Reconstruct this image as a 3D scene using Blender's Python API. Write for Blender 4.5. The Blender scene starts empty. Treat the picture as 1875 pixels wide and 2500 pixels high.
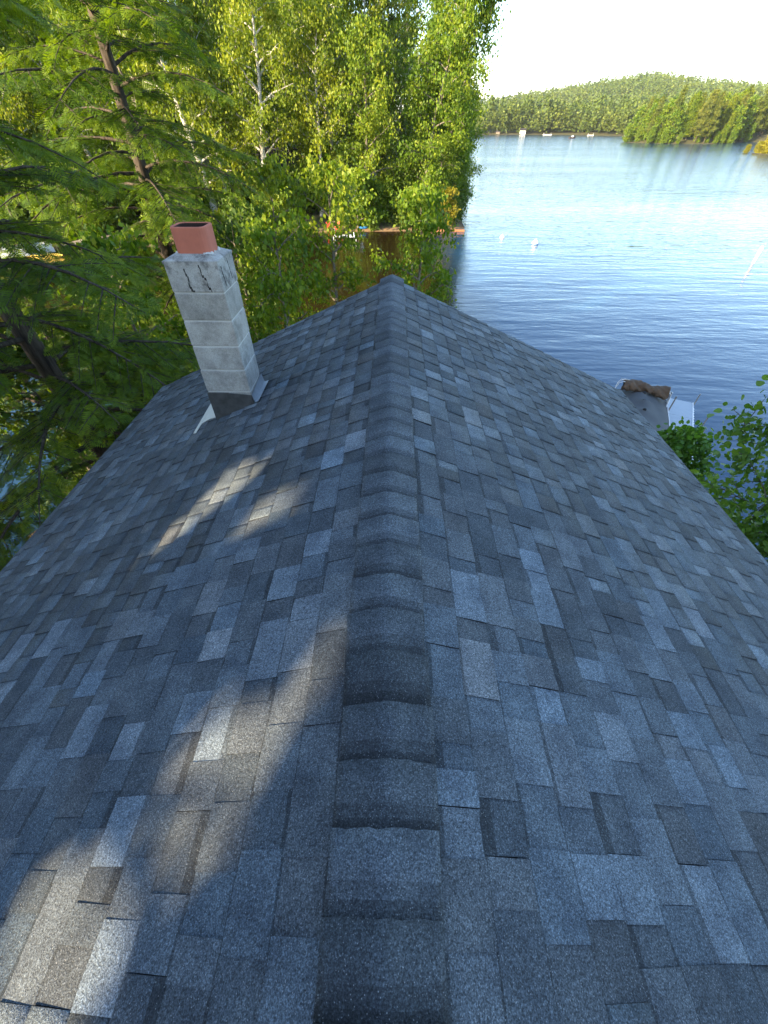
import bpy, math, random
import numpy as np
from mathutils import Vector, Matrix

scene = bpy.context.scene
COL = scene.collection
random.seed(7)

# ------------------------------------------------------------------ camera
CAM = np.array([0.0, 0.0, 9.0])            # eye, 9 m above the lake (z = 0)
F, CX, CY = 950.0, 937.5, 1250.0           # focal length in photo pixels
PITCH, YAW = math.radians(45.0), math.radians(1.0)
_fh = np.array([-math.sin(YAW), math.cos(YAW), 0]); RT = np.array([math.cos(YAW), math.sin(YAW), 0])
FW = _fh * math.cos(PITCH) - np.array([0, 0, math.sin(PITCH)])
UP = _fh * math.sin(PITCH) + np.array([0, 0, math.cos(PITCH)])
cam = bpy.data.cameras.new('camera'); camo = bpy.data.objects.new('camera', cam); COL.objects.link(camo)
cam.sensor_fit = 'VERTICAL'; cam.sensor_height = 24.0; cam.lens = F / 2500 * 24.0
cam.clip_start = 0.05; cam.clip_end = 9000
_m = Matrix.Identity(4)
for _i in range(3):
    _m[_i][0], _m[_i][1], _m[_i][2], _m[_i][3] = RT[_i], UP[_i], -FW[_i], CAM[_i]
camo.matrix_world = _m
scene.camera = camo

# ------------------------------------------------------------------ sky, sun, exposure
SUN_EL, SUN_PHI = math.radians(18.0), math.radians(40.0)
SUN_D = np.array([math.cos(SUN_EL) * math.cos(SUN_PHI), math.cos(SUN_EL) * math.sin(SUN_PHI), -math.sin(SUN_EL)])
world = bpy.data.worlds.new('World'); scene.world = world; world.use_nodes = True
wn = world.node_tree.nodes; wl = world.node_tree.links; wn.clear()
sky = wn.new('ShaderNodeTexSky'); sky.sky_type = 'NISHITA'; sky.sun_disc = False
sky.sun_elevation = SUN_EL; sky.sun_rotation = math.atan2(-SUN_D[0], -SUN_D[1]) % (2 * math.pi)
sky.air_density = 1.0; sky.dust_density = 0.8; sky.ozone_density = 1.8
bg = wn.new('ShaderNodeBackground'); bg.inputs['Strength'].default_value = 0.15
wo = wn.new('ShaderNodeOutputWorld'); wl.new(sky.outputs[0], bg.inputs[0]); wl.new(bg.outputs[0], wo.inputs[0])
sun = bpy.data.lights.new('sun', 'SUN'); suno = bpy.data.objects.new('sun', sun); COL.objects.link(suno)
sun.energy = 5.0; sun.angle = math.radians(0.5); sun.color = (1.0, 0.80, 0.52)
suno.rotation_euler = Vector(SUN_D).to_track_quat('-Z', 'Y').to_euler(); suno.location = (-30, -30, 40)
vs = scene.view_settings
vs.view_transform = 'Standard'; vs.look = 'None'; vs.gamma = 1.0; vs.exposure = 1.95; vs.use_curve_mapping = False
scene.cycles.use_denoising = True
scene.cycles.max_bounces = 6; scene.cycles.transparent_max_bounces = 8

def ray(x, y):
    return FW + RT * (x - CX) / F + UP * (CY - y) / F
def at(x, y, z=0.0):
    d = ray(x, y); t = (z - CAM[2]) / d[2]
    return CAM + d * t
def proj(P):
    P = np.asarray(P, float) - CAM
    d = P @ FW
    return CX + F * (P @ RT) / d, CY - F * (P @ UP) / d, d

# ------------------------------------------------------------------ helpers
def link(o, parent=None):
    COL.objects.link(o)
    if parent is not None: o.parent = parent
    return o
def tag(o, label=None, cat=None, group=None, kind=None):
    if label: o['label'] = label
    if cat: o['category'] = cat
    if group: o['group'] = group
    if kind: o['kind'] = kind
    return o
def thing(name, label, cat, loc=(0, 0, 0), rz=0.0, group=None):
    o = bpy.data.objects.new(name, None); o.empty_display_size = 0.3
    o.location = loc; o.rotation_euler = (0, 0, rz); link(o)
    return tag(o, label, cat, group)
def obj(name, me, parent=None, mat=None):
    if mat is not None:
        me.materials.clear()
        for m in (mat if isinstance(mat, (list, tuple)) else [mat]): me.materials.append(m)
    return link(bpy.data.objects.new(name, me), parent)
def copy_tree(o, parent=None):
    c = o.copy(); COL.objects.link(c)
    if parent is not None: c.parent = parent
    for ch in list(o.children): copy_tree(ch, c)
    return c
def mesh_np(name, V, Q, midx=None, tint=None, smooth=False):
    V = np.asarray(V, np.float32).reshape(-1, 3); Q = np.asarray(Q, np.int32)
    k = Q.shape[1]; me = bpy.data.meshes.new(name)
    me.vertices.add(len(V)); me.vertices.foreach_set('co', V.ravel())
    me.loops.add(Q.size); me.loops.foreach_set('vertex_index', Q.ravel())
    me.polygons.add(len(Q)); me.polygons.foreach_set('loop_start', np.arange(0, Q.size, k, dtype=np.int32))
    if midx is not None: me.polygons.foreach_set('material_index', np.asarray(midx, np.int32))
    if smooth: me.polygons.foreach_set('use_smooth', np.ones(len(Q), bool))
    if tint is not None:
        a = me.attributes.new('tint', 'FLOAT_VECTOR', 'FACE'); a.data.foreach_set('vector', np.asarray(tint, np.float32).ravel())
    me.update(calc_edges=True)
    return me
class MB:
    """collects boxes, tubes, prisms into one mesh"""
    def __init__(s): s.v = []; s.f = []; s.m = []; s.cur = 0
    def add(s, V, Fs):
        b = len(s.v); s.v += [tuple(map(float, p)) for p in V]
        s.f += [tuple(b + i for i in f) for f in Fs]; s.m += [s.cur] * len(Fs); return s
    def box(s, x0, x1, y0, y1, z0, z1, bev=0.0):
        if bev <= 0:
            return s.add([(x0, y0, z0), (x1, y0, z0), (x1, y1, z0), (x0, y1, z0), (x0, y0, z1), (x1, y0, z1), (x1, y1, z1), (x0, y1, z1)],
                         [(0, 3, 2, 1), (4, 5, 6, 7), (0, 1, 5, 4), (1, 2, 6, 5), (2, 3, 7, 6), (3, 0, 4, 7)])
        b = bev; V = []
        def ring(i, z): return [(x0 + i, y0 + (i if 0 else 0) + b, z), (x0 + b + i - i, y0 + i, z), (x1 - b, y0 + i, z), (x1 - i, y0 + b, z), (x1 - i, y1 - b, z), (x1 - b, y1 - i, z), (x0 + b, y1 - i, z), (x0 + i, y1 - b, z)]
        for i, z in ((b * .6, z0), (0, z0 + b), (0, z1 - b), (b * .6, z1)): V += ring(i, z)
        Fs = [tuple(range(7, -1, -1)), tuple(range(24, 32))]
        for r in range(3):
            for i in range(8): j = (i + 1) % 8; Fs.append((r * 8 + i, r * 8 + j, r * 8 + 8 + j, r * 8 + 8 + i))
        return s.add(V, Fs)
    def tube(s, pts, rad, n=8, cap=True):
        V, Q = tube_np(np.array(pts, float), np.broadcast_to(np.array(rad, float), (len(pts),)), n)
        Fs = [tuple(q) for q in Q]
        if cap: Fs += [tuple(range(n - 1, -1, -1)), tuple(range((len(pts) - 1) * n, len(pts) * n))]
        return s.add(V, Fs)
    def build(s, name, mat, parent=None, smooth=False):
        me = bpy.data.meshes.new(name); me.from_pydata(s.v, [], s.f)
        for m in (mat if isinstance(mat, (list, tuple)) else [mat]): me.materials.append(m)
        me.polygons.foreach_set('material_index', s.m)
        if smooth: me.polygons.foreach_set('use_smooth', [True] * len(s.f))
        me.update()
        return link(bpy.data.objects.new(name, me), parent)
def tube_np(P, R, n=6):
    T = np.gradient(P, axis=0); T /= np.linalg.norm(T, axis=1)[:, None] + 1e-9
    ref = np.array([0, 0, 1.0]) if abs(T[0][2]) < 0.9 else np.array([1.0, 0, 0])
    A = np.cross(T, ref); A /= np.linalg.norm(A, axis=1)[:, None] + 1e-9; B = np.cross(T, A)
    th = np.linspace(0, 2 * np.pi, n, endpoint=False)
    V = P[:, None] + R[:, None, None] * (np.cos(th)[None, :, None] * A[:, None] + np.sin(th)[None, :, None] * B[:, None])
    m = len(P); i = np.arange(m - 1)[:, None] * n; j = np.arange(n)[None]; k = (j + 1) % n
    Q = np.stack([i + j, i + k, i + n + k, i + n + j], -1).reshape(-1, 4)
    return V.reshape(-1, 3), Q[:, ::-1]
class Tubes:
    def __init__(s): s.V = []; s.Q = []; s.n = 0
    def add(s, P, R, n=6):
        V, Q = tube_np(np.asarray(P, float), np.asarray(R, float), n); s.V.append(V); s.Q.append(Q + s.n); s.n += len(V)
    def mesh(s, name): return mesh_np(name, np.concatenate(s.V), np.concatenate(s.Q), smooth=True)

# ------------------------------------------------------------------ materials
def new_mat(name):
    m = bpy.data.materials.new(name); m.use_nodes = True; nt = m.node_tree; nt.nodes.clear()
    out = nt.nodes.new('ShaderNodeOutputMaterial')
    return m, nt, out
def N(nt, t, **kw):
    n = nt.nodes.new(t)
    for k, v in kw.items():
        if k in n.inputs.keys() if hasattr(n.inputs, 'keys') else False: n.inputs[k].default_value = v
        else: setattr(n, k, v)
    return n
def noise(nt, vec, scale, detail=3.0, rough=0.55):
    n = nt.nodes.new('ShaderNodeTexNoise'); n.inputs['Scale'].default_value = scale
    n.inputs['Detail'].default_value = detail; n.inputs['Roughness'].default_value = rough
    if vec is not None: nt.links.new(vec, n.inputs['Vector'])
    return n.outputs['Fac']
def ramp(nt, fac, stops):
    r = nt.nodes.new('ShaderNodeValToRGB'); e = r.color_ramp.elements
    while len(e) < len(stops): e.new(0.5)
    for i, (p, c) in enumerate(stops):
        e[i].position = p; e[i].color = (c[0], c[1], c[2], 1) if hasattr(c, '__len__') else (c, c, c, 1)
    nt.links.new(fac, r.inputs[0]); return r.outputs[0]
def mixc(nt, a, b, fac, mode='MIX'):
    n = nt.nodes.new('ShaderNodeMix'); n.data_type = 'RGBA'; n.blend_type = mode; n.clamp_factor = True
    for i, v in ((0, fac), (6, a), (7, b)):
        if hasattr(v, 'is_linked'): nt.links.new(v, n.inputs[i])
        elif i == 0: n.inputs[0].default_value = v
        else: n.inputs[i].default_value = (*v[:3], 1)
    return n.outputs[2]
def mathn(nt, op, a, b=None):
    n = nt.nodes.new('ShaderNodeMath'); n.operation = op
    for i, v in ((0, a), (1, b)):
        if v is None: continue
        if hasattr(v, 'is_linked'): nt.links.new(v, n.inputs[i])
        else: n.inputs[i].default_value = v
    return n.outputs[0]
def bump(nt, h, strength, dist):
    b = nt.nodes.new('ShaderNodeBump'); b.inputs['Strength'].default_value = strength; b.inputs['Distance'].default_value = dist
    nt.links.new(h, b.inputs['Height']); return b.outputs[0]
def pos(nt): return nt.nodes.new('ShaderNodeNewGeometry').outputs['Position']
def objc(nt): return nt.nodes.new('ShaderNodeTexCoord').outputs['Object']
def principled(nt, out, col, rough=0.7, normal=None, spec=0.4, metal=0.0):
    b = nt.nodes.new('ShaderNodeBsdfPrincipled')
    if hasattr(col, 'is_linked'): nt.links.new(col, b.inputs['Base Color'])
    else: b.inputs['Base Color'].default_value = (*col, 1)
    if hasattr(rough, 'is_linked'): nt.links.new(rough, b.inputs['Roughness'])
    else: b.inputs['Roughness'].default_value = rough
    b.inputs['Specular IOR Level'].default_value = spec; b.inputs['Metallic'].default_value = metal
    if normal is not None: nt.links.new(normal, b.inputs['Normal'])
    nt.links.new(b.outputs[0], out.inputs[0]); return b
def plain(name, col, rough=0.6, var=0.25, scale=12.0, spec=0.4, metal=0.0, bmp=0.0, world=False):
    m, nt, out = new_mat(name); v = pos(nt) if world else objc(nt)
    f = noise(nt, v, scale, 4)
    c = mixc(nt, tuple(x * (1 - var) for x in col), tuple(min(1, x * (1 + var)) for x in col), f)
    f2 = noise(nt, v, scale * 0.17, 3)
    c = mixc(nt, c, tuple(x * (1 - var) for x in col), mathn(nt, 'MULTIPLY', f2, 0.6))
    principled(nt, out, c, rough, bump(nt, f, bmp, 0.01) if bmp else None, spec, metal); return m

def shingle_mat():
    m, nt, out = new_mat('asphalt_shingle_granules'); p = pos(nt)
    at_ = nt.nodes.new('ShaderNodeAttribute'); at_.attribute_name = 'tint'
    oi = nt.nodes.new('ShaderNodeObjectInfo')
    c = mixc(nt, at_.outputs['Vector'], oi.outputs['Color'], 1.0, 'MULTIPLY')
    g = noise(nt, p, 260, 2, 0.65)
    gr = ramp(nt, g, [(0.30, 0.30), (0.5, 0.95), (0.62, 1.5), (0.74, 2.6)])
    c = mixc(nt, c, gr, 1.0, 'MULTIPLY')
    g2 = noise(nt, p, 115, 2, 0.6)
    c = mixc(nt, c, ramp(nt, g2, [(0.3, 0.62), (0.7, 1.38)]), 1.0, 'MULTIPLY')
    b2 = noise(nt, p, 7.0, 4, 0.6)
    c = mixc(nt, c, ramp(nt, b2, [(0.32, (0.70, 0.71, 0.74)), (0.68, (1.28, 1.26, 1.22))]), 1.0, 'MULTIPLY')
    vo = nt.nodes.new('ShaderNodeTexVoronoi'); vo.inputs['Scale'].default_value = 150; nt.links.new(p, vo.inputs['Vector'])
    sp = ramp(nt, vo.outputs['Distance'], [(0.0, 1.0), (0.10, 1.0), (0.24, 0.0)])
    sel = ramp(nt, noise(nt, vo.outputs['Color'], 1.0, 0), [(0.50, 0.0), (0.58, 1.0)])
    c = mixc(nt, c, (0.40, 0.41, 0.42), mathn(nt, 'MULTIPLY', sp, mathn(nt, 'MULTIPLY', sel, 0.6)))
    hb = mathn(nt, 'ADD', g, mathn(nt, 'MULTIPLY', g2, 1.2))
    principled(nt, out, c, 0.82, bump(nt, hb, 0.75, 0.0035), 0.35); return m
M = {}
M['shingle'] = shingle_mat()
M['shingle_edge'] = plain('asphalt_shingle_edge', (0.012, 0.012, 0.013), 0.9, 0.4, 60, world=True)
M['underlay'] = plain('roof_underlay', (0.03, 0.03, 0.033), 0.9)
M['siding'] = plain('cabin_siding', (0.22, 0.16, 0.11), 0.75, 0.25, 8)
M['trim'] = plain('painted_trim', (0.62, 0.63, 0.62), 0.5, 0.12, 6)
M['dripedge'] = plain('drip_edge_metal', (0.05, 0.05, 0.055), 0.45, 0.2, 6)
M['glass'] = plain('window_glass', (0.03, 0.04, 0.05), 0.06, 0.1, 3, 0.6)
M['red_clay'] = plain('flue_clay', (0.52, 0.165, 0.105), 0.75, 0.28, 14, 0.3, bmp=0.25)
M['soot'] = plain('flue_soot', (0.05, 0.028, 0.022), 0.95, 0.4, 20)
M['mortar'] = plain('white_mortar', (0.58, 0.57, 0.54), 0.9, 0.25, 40, bmp=0.4)
M['crack'] = plain('crack_dark', (0.05, 0.047, 0.043), 0.95, 0.3, 40)
M['flash_dark'] = plain('tarred_flashing', (0.075, 0.078, 0.078), 0.5, 0.85, 16, 0.5, bmp=0.5)
M['flash_metal'] = plain('lead_flashing', (0.36, 0.39, 0.42), 0.45, 0.4, 14, 0.5, 0.35, bmp=0.4)
M['flash_white'] = plain('painted_flashing_sheet', (0.62, 0.60, 0.52), 0.55, 0.2, 12)

def concrete_mat(name, stain):
    m, nt, out = new_mat(name); v = pos(nt)
    f = noise(nt, v, 160, 3, 0.7); f2 = noise(nt, v, 6.5, 6, 0.68)
    c = ramp(nt, f2, [(0.25, (0.24, 0.23, 0.21)), (0.5, (0.38, 0.37, 0.345)), (0.75, (0.50, 0.495, 0.47))])
    c = mixc(nt, c, ramp(nt, f, [(0.3, 0.72), (0.7, 1.22)]), 1.0, 'MULTIPLY')
    oi = nt.nodes.new('ShaderNodeObjectInfo'); c = mixc(nt, c, ramp(nt, oi.outputs['Random'], [(0, (.82, .81, .78)), (1, (1.08, 1.08, 1.08))]), 1.0, 'MULTIPLY')
    if stain:
        s = ramp(nt, noise(nt, v, 9, 6, 0.7), [(0.50, 0.0), (0.66, 1.0)])
        c = mixc(nt, c, (0.045, 0.043, 0.04), mathn(nt, 'MULTIPLY', s, stain))
    principled(nt, out, c, 0.92, bump(nt, mathn(nt, 'ADD', f, f2), 0.6, 0.004), 0.25); return m
M['block'] = concrete_mat('concrete_block', 0.3)
M['block_stained'] = concrete_mat('concrete_block_stained', 0.75)

def leaf_mat(name, cols, trans=0.35, rough=0.55):
    """green leaf: diffuse, thin-leaf transmission and a little gloss; hue varies leaf by leaf"""
    m, nt, out = new_mat(name)
    a = nt.nodes.new('ShaderNodeAttribute'); a.attribute_name = 'tint'
    sx = nt.nodes.new('ShaderNodeSeparateXYZ'); nt.links.new(a.outputs['Vector'], sx.inputs[0])
    c = ramp(nt, sx.outputs[0], [(0.0, cols[0]), (0.5, cols[1]), (1.0, cols[2])])
    oi = nt.nodes.new('ShaderNodeObjectInfo')
    c = mixc(nt, c, ramp(nt, oi.outputs['Random'], [(0, (0.85, 0.92, 0.8)), (1, (1.2, 1.08, 1.1))]), 1.0, 'MULTIPLY')
    d = nt.nodes.new('ShaderNodeBsdfPrincipled'); d.inputs['Roughness'].default_value = rough; d.inputs['Specular IOR Level'].default_value = 0.3
    nt.links.new(c, d.inputs['Base Color'])
    t = nt.nodes.new('ShaderNodeBsdfTranslucent')
    tc = mixc(nt, c, (1.6, 1.55, 0.42), 1.0, 'MULTIPLY'); nt.links.new(tc, t.inputs['Color'])
    mx = nt.nodes.new('ShaderNodeMixShader'); mx.inputs[0].default_value = trans
    nt.links.new(d.outputs[0], mx.inputs[1]); nt.links.new(t.outputs[0], mx.inputs[2]); nt.links.new(mx.outputs[0], out.inputs[0])
    return m
M['hemlock'] = leaf_mat('hemlock_needles', [(0.04, 0.085, 0.01), (0.115, 0.185, 0.014), (0.28, 0.33, 0.02)], 0.42)
M['birch'] = leaf_mat('birch_leaves', [(0.055, 0.105, 0.008), (0.13, 0.195, 0.01), (0.26, 0.3, 0.014)], 0.4)
M['maple'] = leaf_mat('maple_leaves', [(0.05, 0.11, 0.01), (0.115, 0.19, 0.012), (0.23, 0.28, 0.016)], 0.4)
M['dark_leaf'] = leaf_mat('dark_leaves', [(0.035, 0.08, 0.012), (0.075, 0.135, 0.015), (0.15, 0.2, 0.02)], 0.35)
M['pine'] = leaf_mat('pine_needles', [(0.035, 0.065, 0.014), (0.095, 0.13, 0.018), (0.22, 0.23, 0.024)], 0.25)
M['bush'] = leaf_mat('bush_leaves', [(0.13, 0.15, 0.015), (0.2, 0.2, 0.018), (0.28, 0.25, 0.022)], 0.4)
M['alder'] = leaf_mat('alder_leaves', [(0.05, 0.13, 0.025), (0.11, 0.22, 0.035), (0.2, 0.33, 0.05)], 0.3, 0.4)
M['far'] = leaf_mat('far_foliage', [(0.042, 0.08, 0.018), (0.08, 0.125, 0.02), (0.14, 0.175, 0.024)], 0.2)
def bark(name, c0, c1, bands=False):
    m, nt, out = new_mat(name); v = objc(nt)
    mp = nt.nodes.new('ShaderNodeMapping'); nt.links.new(v, mp.inputs[0])
    mp.inputs['Scale'].default_value = (3, 3, 14) if bands else (9, 9, 1.6)
    f = noise(nt, mp.outputs[0], 1.6, 5, 0.65)
    c = ramp(nt, f, [(0.36, c0), (0.5 if bands else 0.65, c1)])
    principled(nt, out, c, 0.9, bump(nt, f, 0.6, 0.03), 0.2); return m
M['bark'] = bark('hemlock_bark', (0.028, 0.022, 0.018), (0.105, 0.085, 0.068))
M['bark_birch'] = bark('birch_bark', (0.05, 0.045, 0.04), (0.52, 0.49, 0.44), True)
M['bark_pale'] = bark('pale_bark', (0.08, 0.07, 0.055), (0.27, 0.24, 0.20))
def ground_mat():
    m, nt, out = new_mat('ground_soil_and_grass'); p = pos(nt)
    s = nt.nodes.new('ShaderNodeSeparateXYZ'); nt.links.new(p, s.inputs[0])
    f = noise(nt, p, 0.35, 6, 0.6); f2 = noise(nt, p, 6, 4, 0.6)
    c = ramp(nt, f, [(0.35, (0.10, 0.072, 0.045)), (0.5, (0.075, 0.085, 0.03)), (0.65, (0.13, 0.10, 0.06))])
    c = mixc(nt, c, ramp(nt, f2, [(0.3, 0.6), (0.7, 1.4)]), 1.0, 'MULTIPLY')
    sand = ramp(nt, mathn(nt, 'ADD', s.outputs[2], mathn(nt, 'MULTIPLY', f, 0.5)), [(0.36, 1.0), (0.56, 0.0)])
    ln = nt.nodes.new('ShaderNodeVectorMath'); ln.operation = 'LENGTH'; nt.links.new(p, ln.inputs[0])
    near = ramp(nt, mathn(nt, 'MULTIPLY', ln.outputs['Value'], .01), [(0.9, 1.0), (1.0, 0.0)])
    c = mixc(nt, c, (0.20, 0.13, 0.07), mathn(nt, 'MULTIPLY', sand, near))
    bed = ramp(nt, s.outputs[2], [(0.0, 1.0), (0.02, 0.0)])
    c = mixc(nt, c, (0.06, 0.035, 0.018), bed)
    principled(nt, out, c, 0.95, bump(nt, f2, 0.5, 0.05), 0.2); return m
M['ground'] = ground_mat()
def water_mat():
    m, nt, out = new_mat('lake_water'); p = pos(nt)
    def wave(sx, sy, rot, sc, det):
        mp = nt.nodes.new('ShaderNodeMapping'); nt.links.new(p, mp.inputs[0])
        mp.inputs['Rotation'].default_value = (0, 0, rot); mp.inputs['Scale'].default_value = (sx, sy, 1)
        return noise(nt, mp.outputs[0], sc, det, 0.5)
    a = wave(0.22, 1.0, 0.18, 1.3, 3); b = wave(0.5, 1.1, -0.35, 3.2, 2); c_ = wave(0.3, 1.0, 0.1, 0.35, 2)
    h = mathn(nt, 'ADD', mathn(nt, 'MULTIPLY', a, 1.0), mathn(nt, 'ADD', mathn(nt, 'MULTIPLY', b, 0.30), mathn(nt, 'MULTIPLY', c_, 1.5)))
    gust = wave(0.25, 1.0, 0.05, 0.03, 4)
    sp = nt.nodes.new('ShaderNodeSeparateXYZ'); nt.links.new(p, sp.inputs[0])
    ln = nt.nodes.new('ShaderNodeVectorMath'); ln.operation = 'LENGTH'; nt.links.new(p, ln.inputs[0])
    open_ = ramp(nt, mathn(nt, 'MULTIPLY', ln.outputs['Value'], .002), [(0.0, 0.5), (0.10, 0.75), (0.25, 1.3), (1.0, 2.2)])   # waves build up on the open lake
    h = mathn(nt, 'MULTIPLY', h, open_)
    # sheltered cove, smoother and tea-brown over the shallows
    edge = mathn(nt, 'ADD', sp.outputs[0], mathn(nt, 'MULTIPLY', wave(.5, .5, 0, .25, 3), 5.0))
    cove = mathn(nt, 'MULTIPLY', ramp(nt, mathn(nt, 'MULTIPLY', edge, .05), [(0.28, 1.0), (0.50, 0.0)]), ramp(nt, mathn(nt, 'MULTIPLY', sp.outputs[1], .01), [(0.16, 0.0), (0.24, 1.0), (0.9, 1.0), (1.0, 0.0)]))
    h = mathn(nt, 'MULTIPLY', h, mathn(nt, 'SUBTRACT', 1.0, mathn(nt, 'MULTIPLY', cove, .55)))
    bm = nt.nodes.new('ShaderNodeBump'); bm.inputs['Distance'].default_value = 0.105
    nt.links.new(h, bm.inputs['Height']); nt.links.new(ramp(nt, gust, [(0.35, 0.35), (0.62, 0.9)]), bm.inputs['Strength'])
    wc = mixc(nt, (0.018, 0.058, 0.115), (0.017, 0.0095, 0.0035), cove)
    bs = principled(nt, out, wc, 0.09, bm.outputs[0], 0.5)
    bs.inputs['IOR'].default_value = 1.33; return m
M['water'] = water_mat()
M['cover'] = plain('mooring_cover_cloth', (0.10, 0.105, 0.11), 0.8, 0.2, 3, 0.3)
M['canvas'] = plain('brown_canvas', (0.13, 0.085, 0.055), 0.85, 0.35, 4, 0.3, bmp=0.2)
M['white_metal'] = plain('white_painted_metal', (0.72, 0.73, 0.74), 0.35, 0.08, 5)
M['black'] = plain('black_plastic', (0.012, 0.012, 0.013), 0.5)
M['alu'] = plain('aluminium', (0.45, 0.47, 0.48), 0.4, 0.15, 6, 0.5, 0.6)
M['dock'] = plain('pale_dock_panel', (0.42, 0.47, 0.52), 0.7, 0.14, 6, 0.3)
M['wood'] = plain('weathered_planks', (0.26, 0.21, 0.16), 0.85, 0.3, 10)
M['rustpipe'] = plain('galvanised_pipe', (0.33, 0.30, 0.27), 0.5, 0.3, 12, 0.5, 0.5)
M['red'] = plain('red_plastic', (0.62, 0.07, 0.03), 0.5, 0.15)
M['blue'] = plain('blue_plastic', (0.03, 0.20, 0.55), 0.5, 0.15)
M['yellow'] = plain('yellow_plastic', (0.75, 0.5, 0.08), 0.5, 0.15)
M['teal'] = plain('pale_teal_hull', (0.30, 0.45, 0.50), 0.35, 0.1)
M['boatwhite'] = plain('white_hull', (0.70, 0.71, 0.70), 0.35, 0.1)
M['orange'] = plain('orange_band', (0.75, 0.18, 0.04), 0.5, 0.15)
M['bank'] = plain('orange_bank_timber', (0.22, 0.10, 0.045), 0.85, 0.35, 5)
M['rock'] = plain('pale_rock', (0.36, 0.33, 0.29), 0.9, 0.35, 4, bmp=0.6)
M['cabin_dark'] = plain('dark_log_wall', (0.06, 0.04, 0.028), 0.85, 0.3, 6)

# ------------------------------------------------------------------ terrain
def sstep(a, b, x):
    t = np.clip((x - a) / (b - a), 0, 1); return t * t * (3 - 2 * t)
_cp = [(1185, 255), (1325, 231), (1412, 216), (1500, 203), (1587, 192), (1652, 197), (1718, 205), (1805, 213), (1875, 216)]
CREST_AZ, CREST_Z = [], []
for _x, _y in _cp:                                                  # skyline of the far hill, taken at 1500 m
    _d = ray(_x, _y); CREST_AZ.append(math.atan2(_d[0], _d[1])); CREST_Z.append(9 + 1500 * _d[2] / math.hypot(_d[0], _d[1]) - 13)
CREST_AZ = np.array([-3.2, CREST_AZ[0] - 0.5] + CREST_AZ + [CREST_AZ[-1] + 0.6, 3.2]); CREST_Z = np.array([30, 20] + CREST_Z + [45, 30])
def wob(x, y, s): return np.sin(x * s + 1.3) * np.cos(y * s * 1.3 + 0.4) + 0.5 * np.sin(x * s * 2.7 + y * s * 2.1)
def terrain(x, y):
    x = np.asarray(x, float); y = np.asarray(y, float)
    h = np.full(np.broadcast(x, y).shape, -2.2)
    # the point of land the cabin stands on, joined to the mainland behind
    yy = np.clip(y, 0, 23.9)
    wr = np.where(y < 0, 9.0 + (-y) * 0.9, 9.0 * np.sqrt(1 - (yy / 24.0) ** 2) - np.clip(y - 23, 0, 50))
    wl_ = np.where(y < 0, 9.2 + (-y) * 3.2, 9.2 * np.sqrt(1 - (yy / 24.0) ** 2) - np.clip(y - 23, 0, 50))
    sd = np.minimum(wr - (x + 2), wl_ + (x + 2)) + 0.35 * wob(x, y, 0.8)
    h1 = -2.2 + 2.2 * sstep(-4, 0, sd) + 1.7 * sstep(0, 3.5, sd) + 0.02 * np.clip(sd - 3, 0, 60)
    # the wooded shore across the cove, ending in the spit
    ys = np.interp(x, [-200, -90, -60, -36, -14, -4, 4, 9], [-30, 20, 40, 47.5, 53, 55.0, 56.0, 56.6]) + 0.25 * wob(x, y, 0.5)
    xb = 8.6 + np.clip(y - 57, 0, 300) * 0.10
    s2 = np.minimum(y - ys, xb - x)
    h2 = -2.2 + 2.2 * sstep(-4, 0, s2) + 1.0 * sstep(0, 4, s2) + 0.10 * np.clip(s2 - 4, 0, 130)
    # far shore and hill, wooded island, low point on the right
    r = np.hypot(x, y); az = np.arctan2(x, y)
    cz = np.interp(az, CREST_AZ, CREST_Z)
    rs = 585 + 18 * np.sin(az * 9) + 10 * np.sin(az * 23 + 1)
    s3 = r - rs
    h3 = -2.2 + 2.2 * sstep(-20, 0, s3) + 2.0 * sstep(0, 15, s3) + (cz - 2) * sstep(60, 915, s3) + 2.5 * wob(x, y, 0.01) * sstep(40, 300, s3)
    h3 = np.where(y < -100, -2.2, h3)
    def blob(cx, cy, rx, ry, rot, top):
        c, s = math.cos(rot), math.sin(rot); u = ((x - cx) * c + (y - cy) * s) / rx; v = (-(x - cx) * s + (y - cy) * c) / ry
        d = (1 - np.sqrt(u * u + v * v)) * min(rx, ry)
        return -2.2 + 2.2 * sstep(-6, 0, d) + top * sstep(0, 14, d)
    h4 = blob(184, 352, 34, 26, 0.2, 2.5); h5 = blob(283, 418, 95, 42, 0.55, 4.0); h6 = blob(172, 222, 27, 13, 0.1, 1.2)
    return np.maximum.reduce([h, h1, h2, h3, h4, h5, h6])
_r = 1.5 * (1.048 ** np.arange(170)); _r = _r[_r < 4200]; _a = np.linspace(0, 2 * np.pi, 540, endpoint=False)
_X = (_r[:, None] * np.sin(_a)).ravel(); _Y = (_r[:, None] * np.cos(_a)).ravel()
_V = np.stack([_X, _Y, terrain(_X, _Y)], 1); _n = len(_a)
_i = np.arange(len(_r) - 1)[:, None] * _n; _j = np.arange(_n)[None]; _k = (_j + 1) % _n
_Q = np.stack([_i + _j, _i + _n + _j, _i + _n + _k, _i + _k], -1).reshape(-1, 4)
gnd = obj('ground', mesh_np('ground', _V, _Q, smooth=True), mat=M['ground'])
tag(gnd, 'wooded shores, cabin point and far hill round the lake', 'ground', kind='structure')
wat = obj('lake_water', mesh_np('lake_water', [(-4500, -4500, 0), (4500, -4500, 0), (4500, 4500, 0), (-4500, 4500, 0)], [(0, 1, 2, 3)]), mat=M['water'])
tag(wat, 'rippled blue lake water', 'water', kind='structure')

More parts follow.
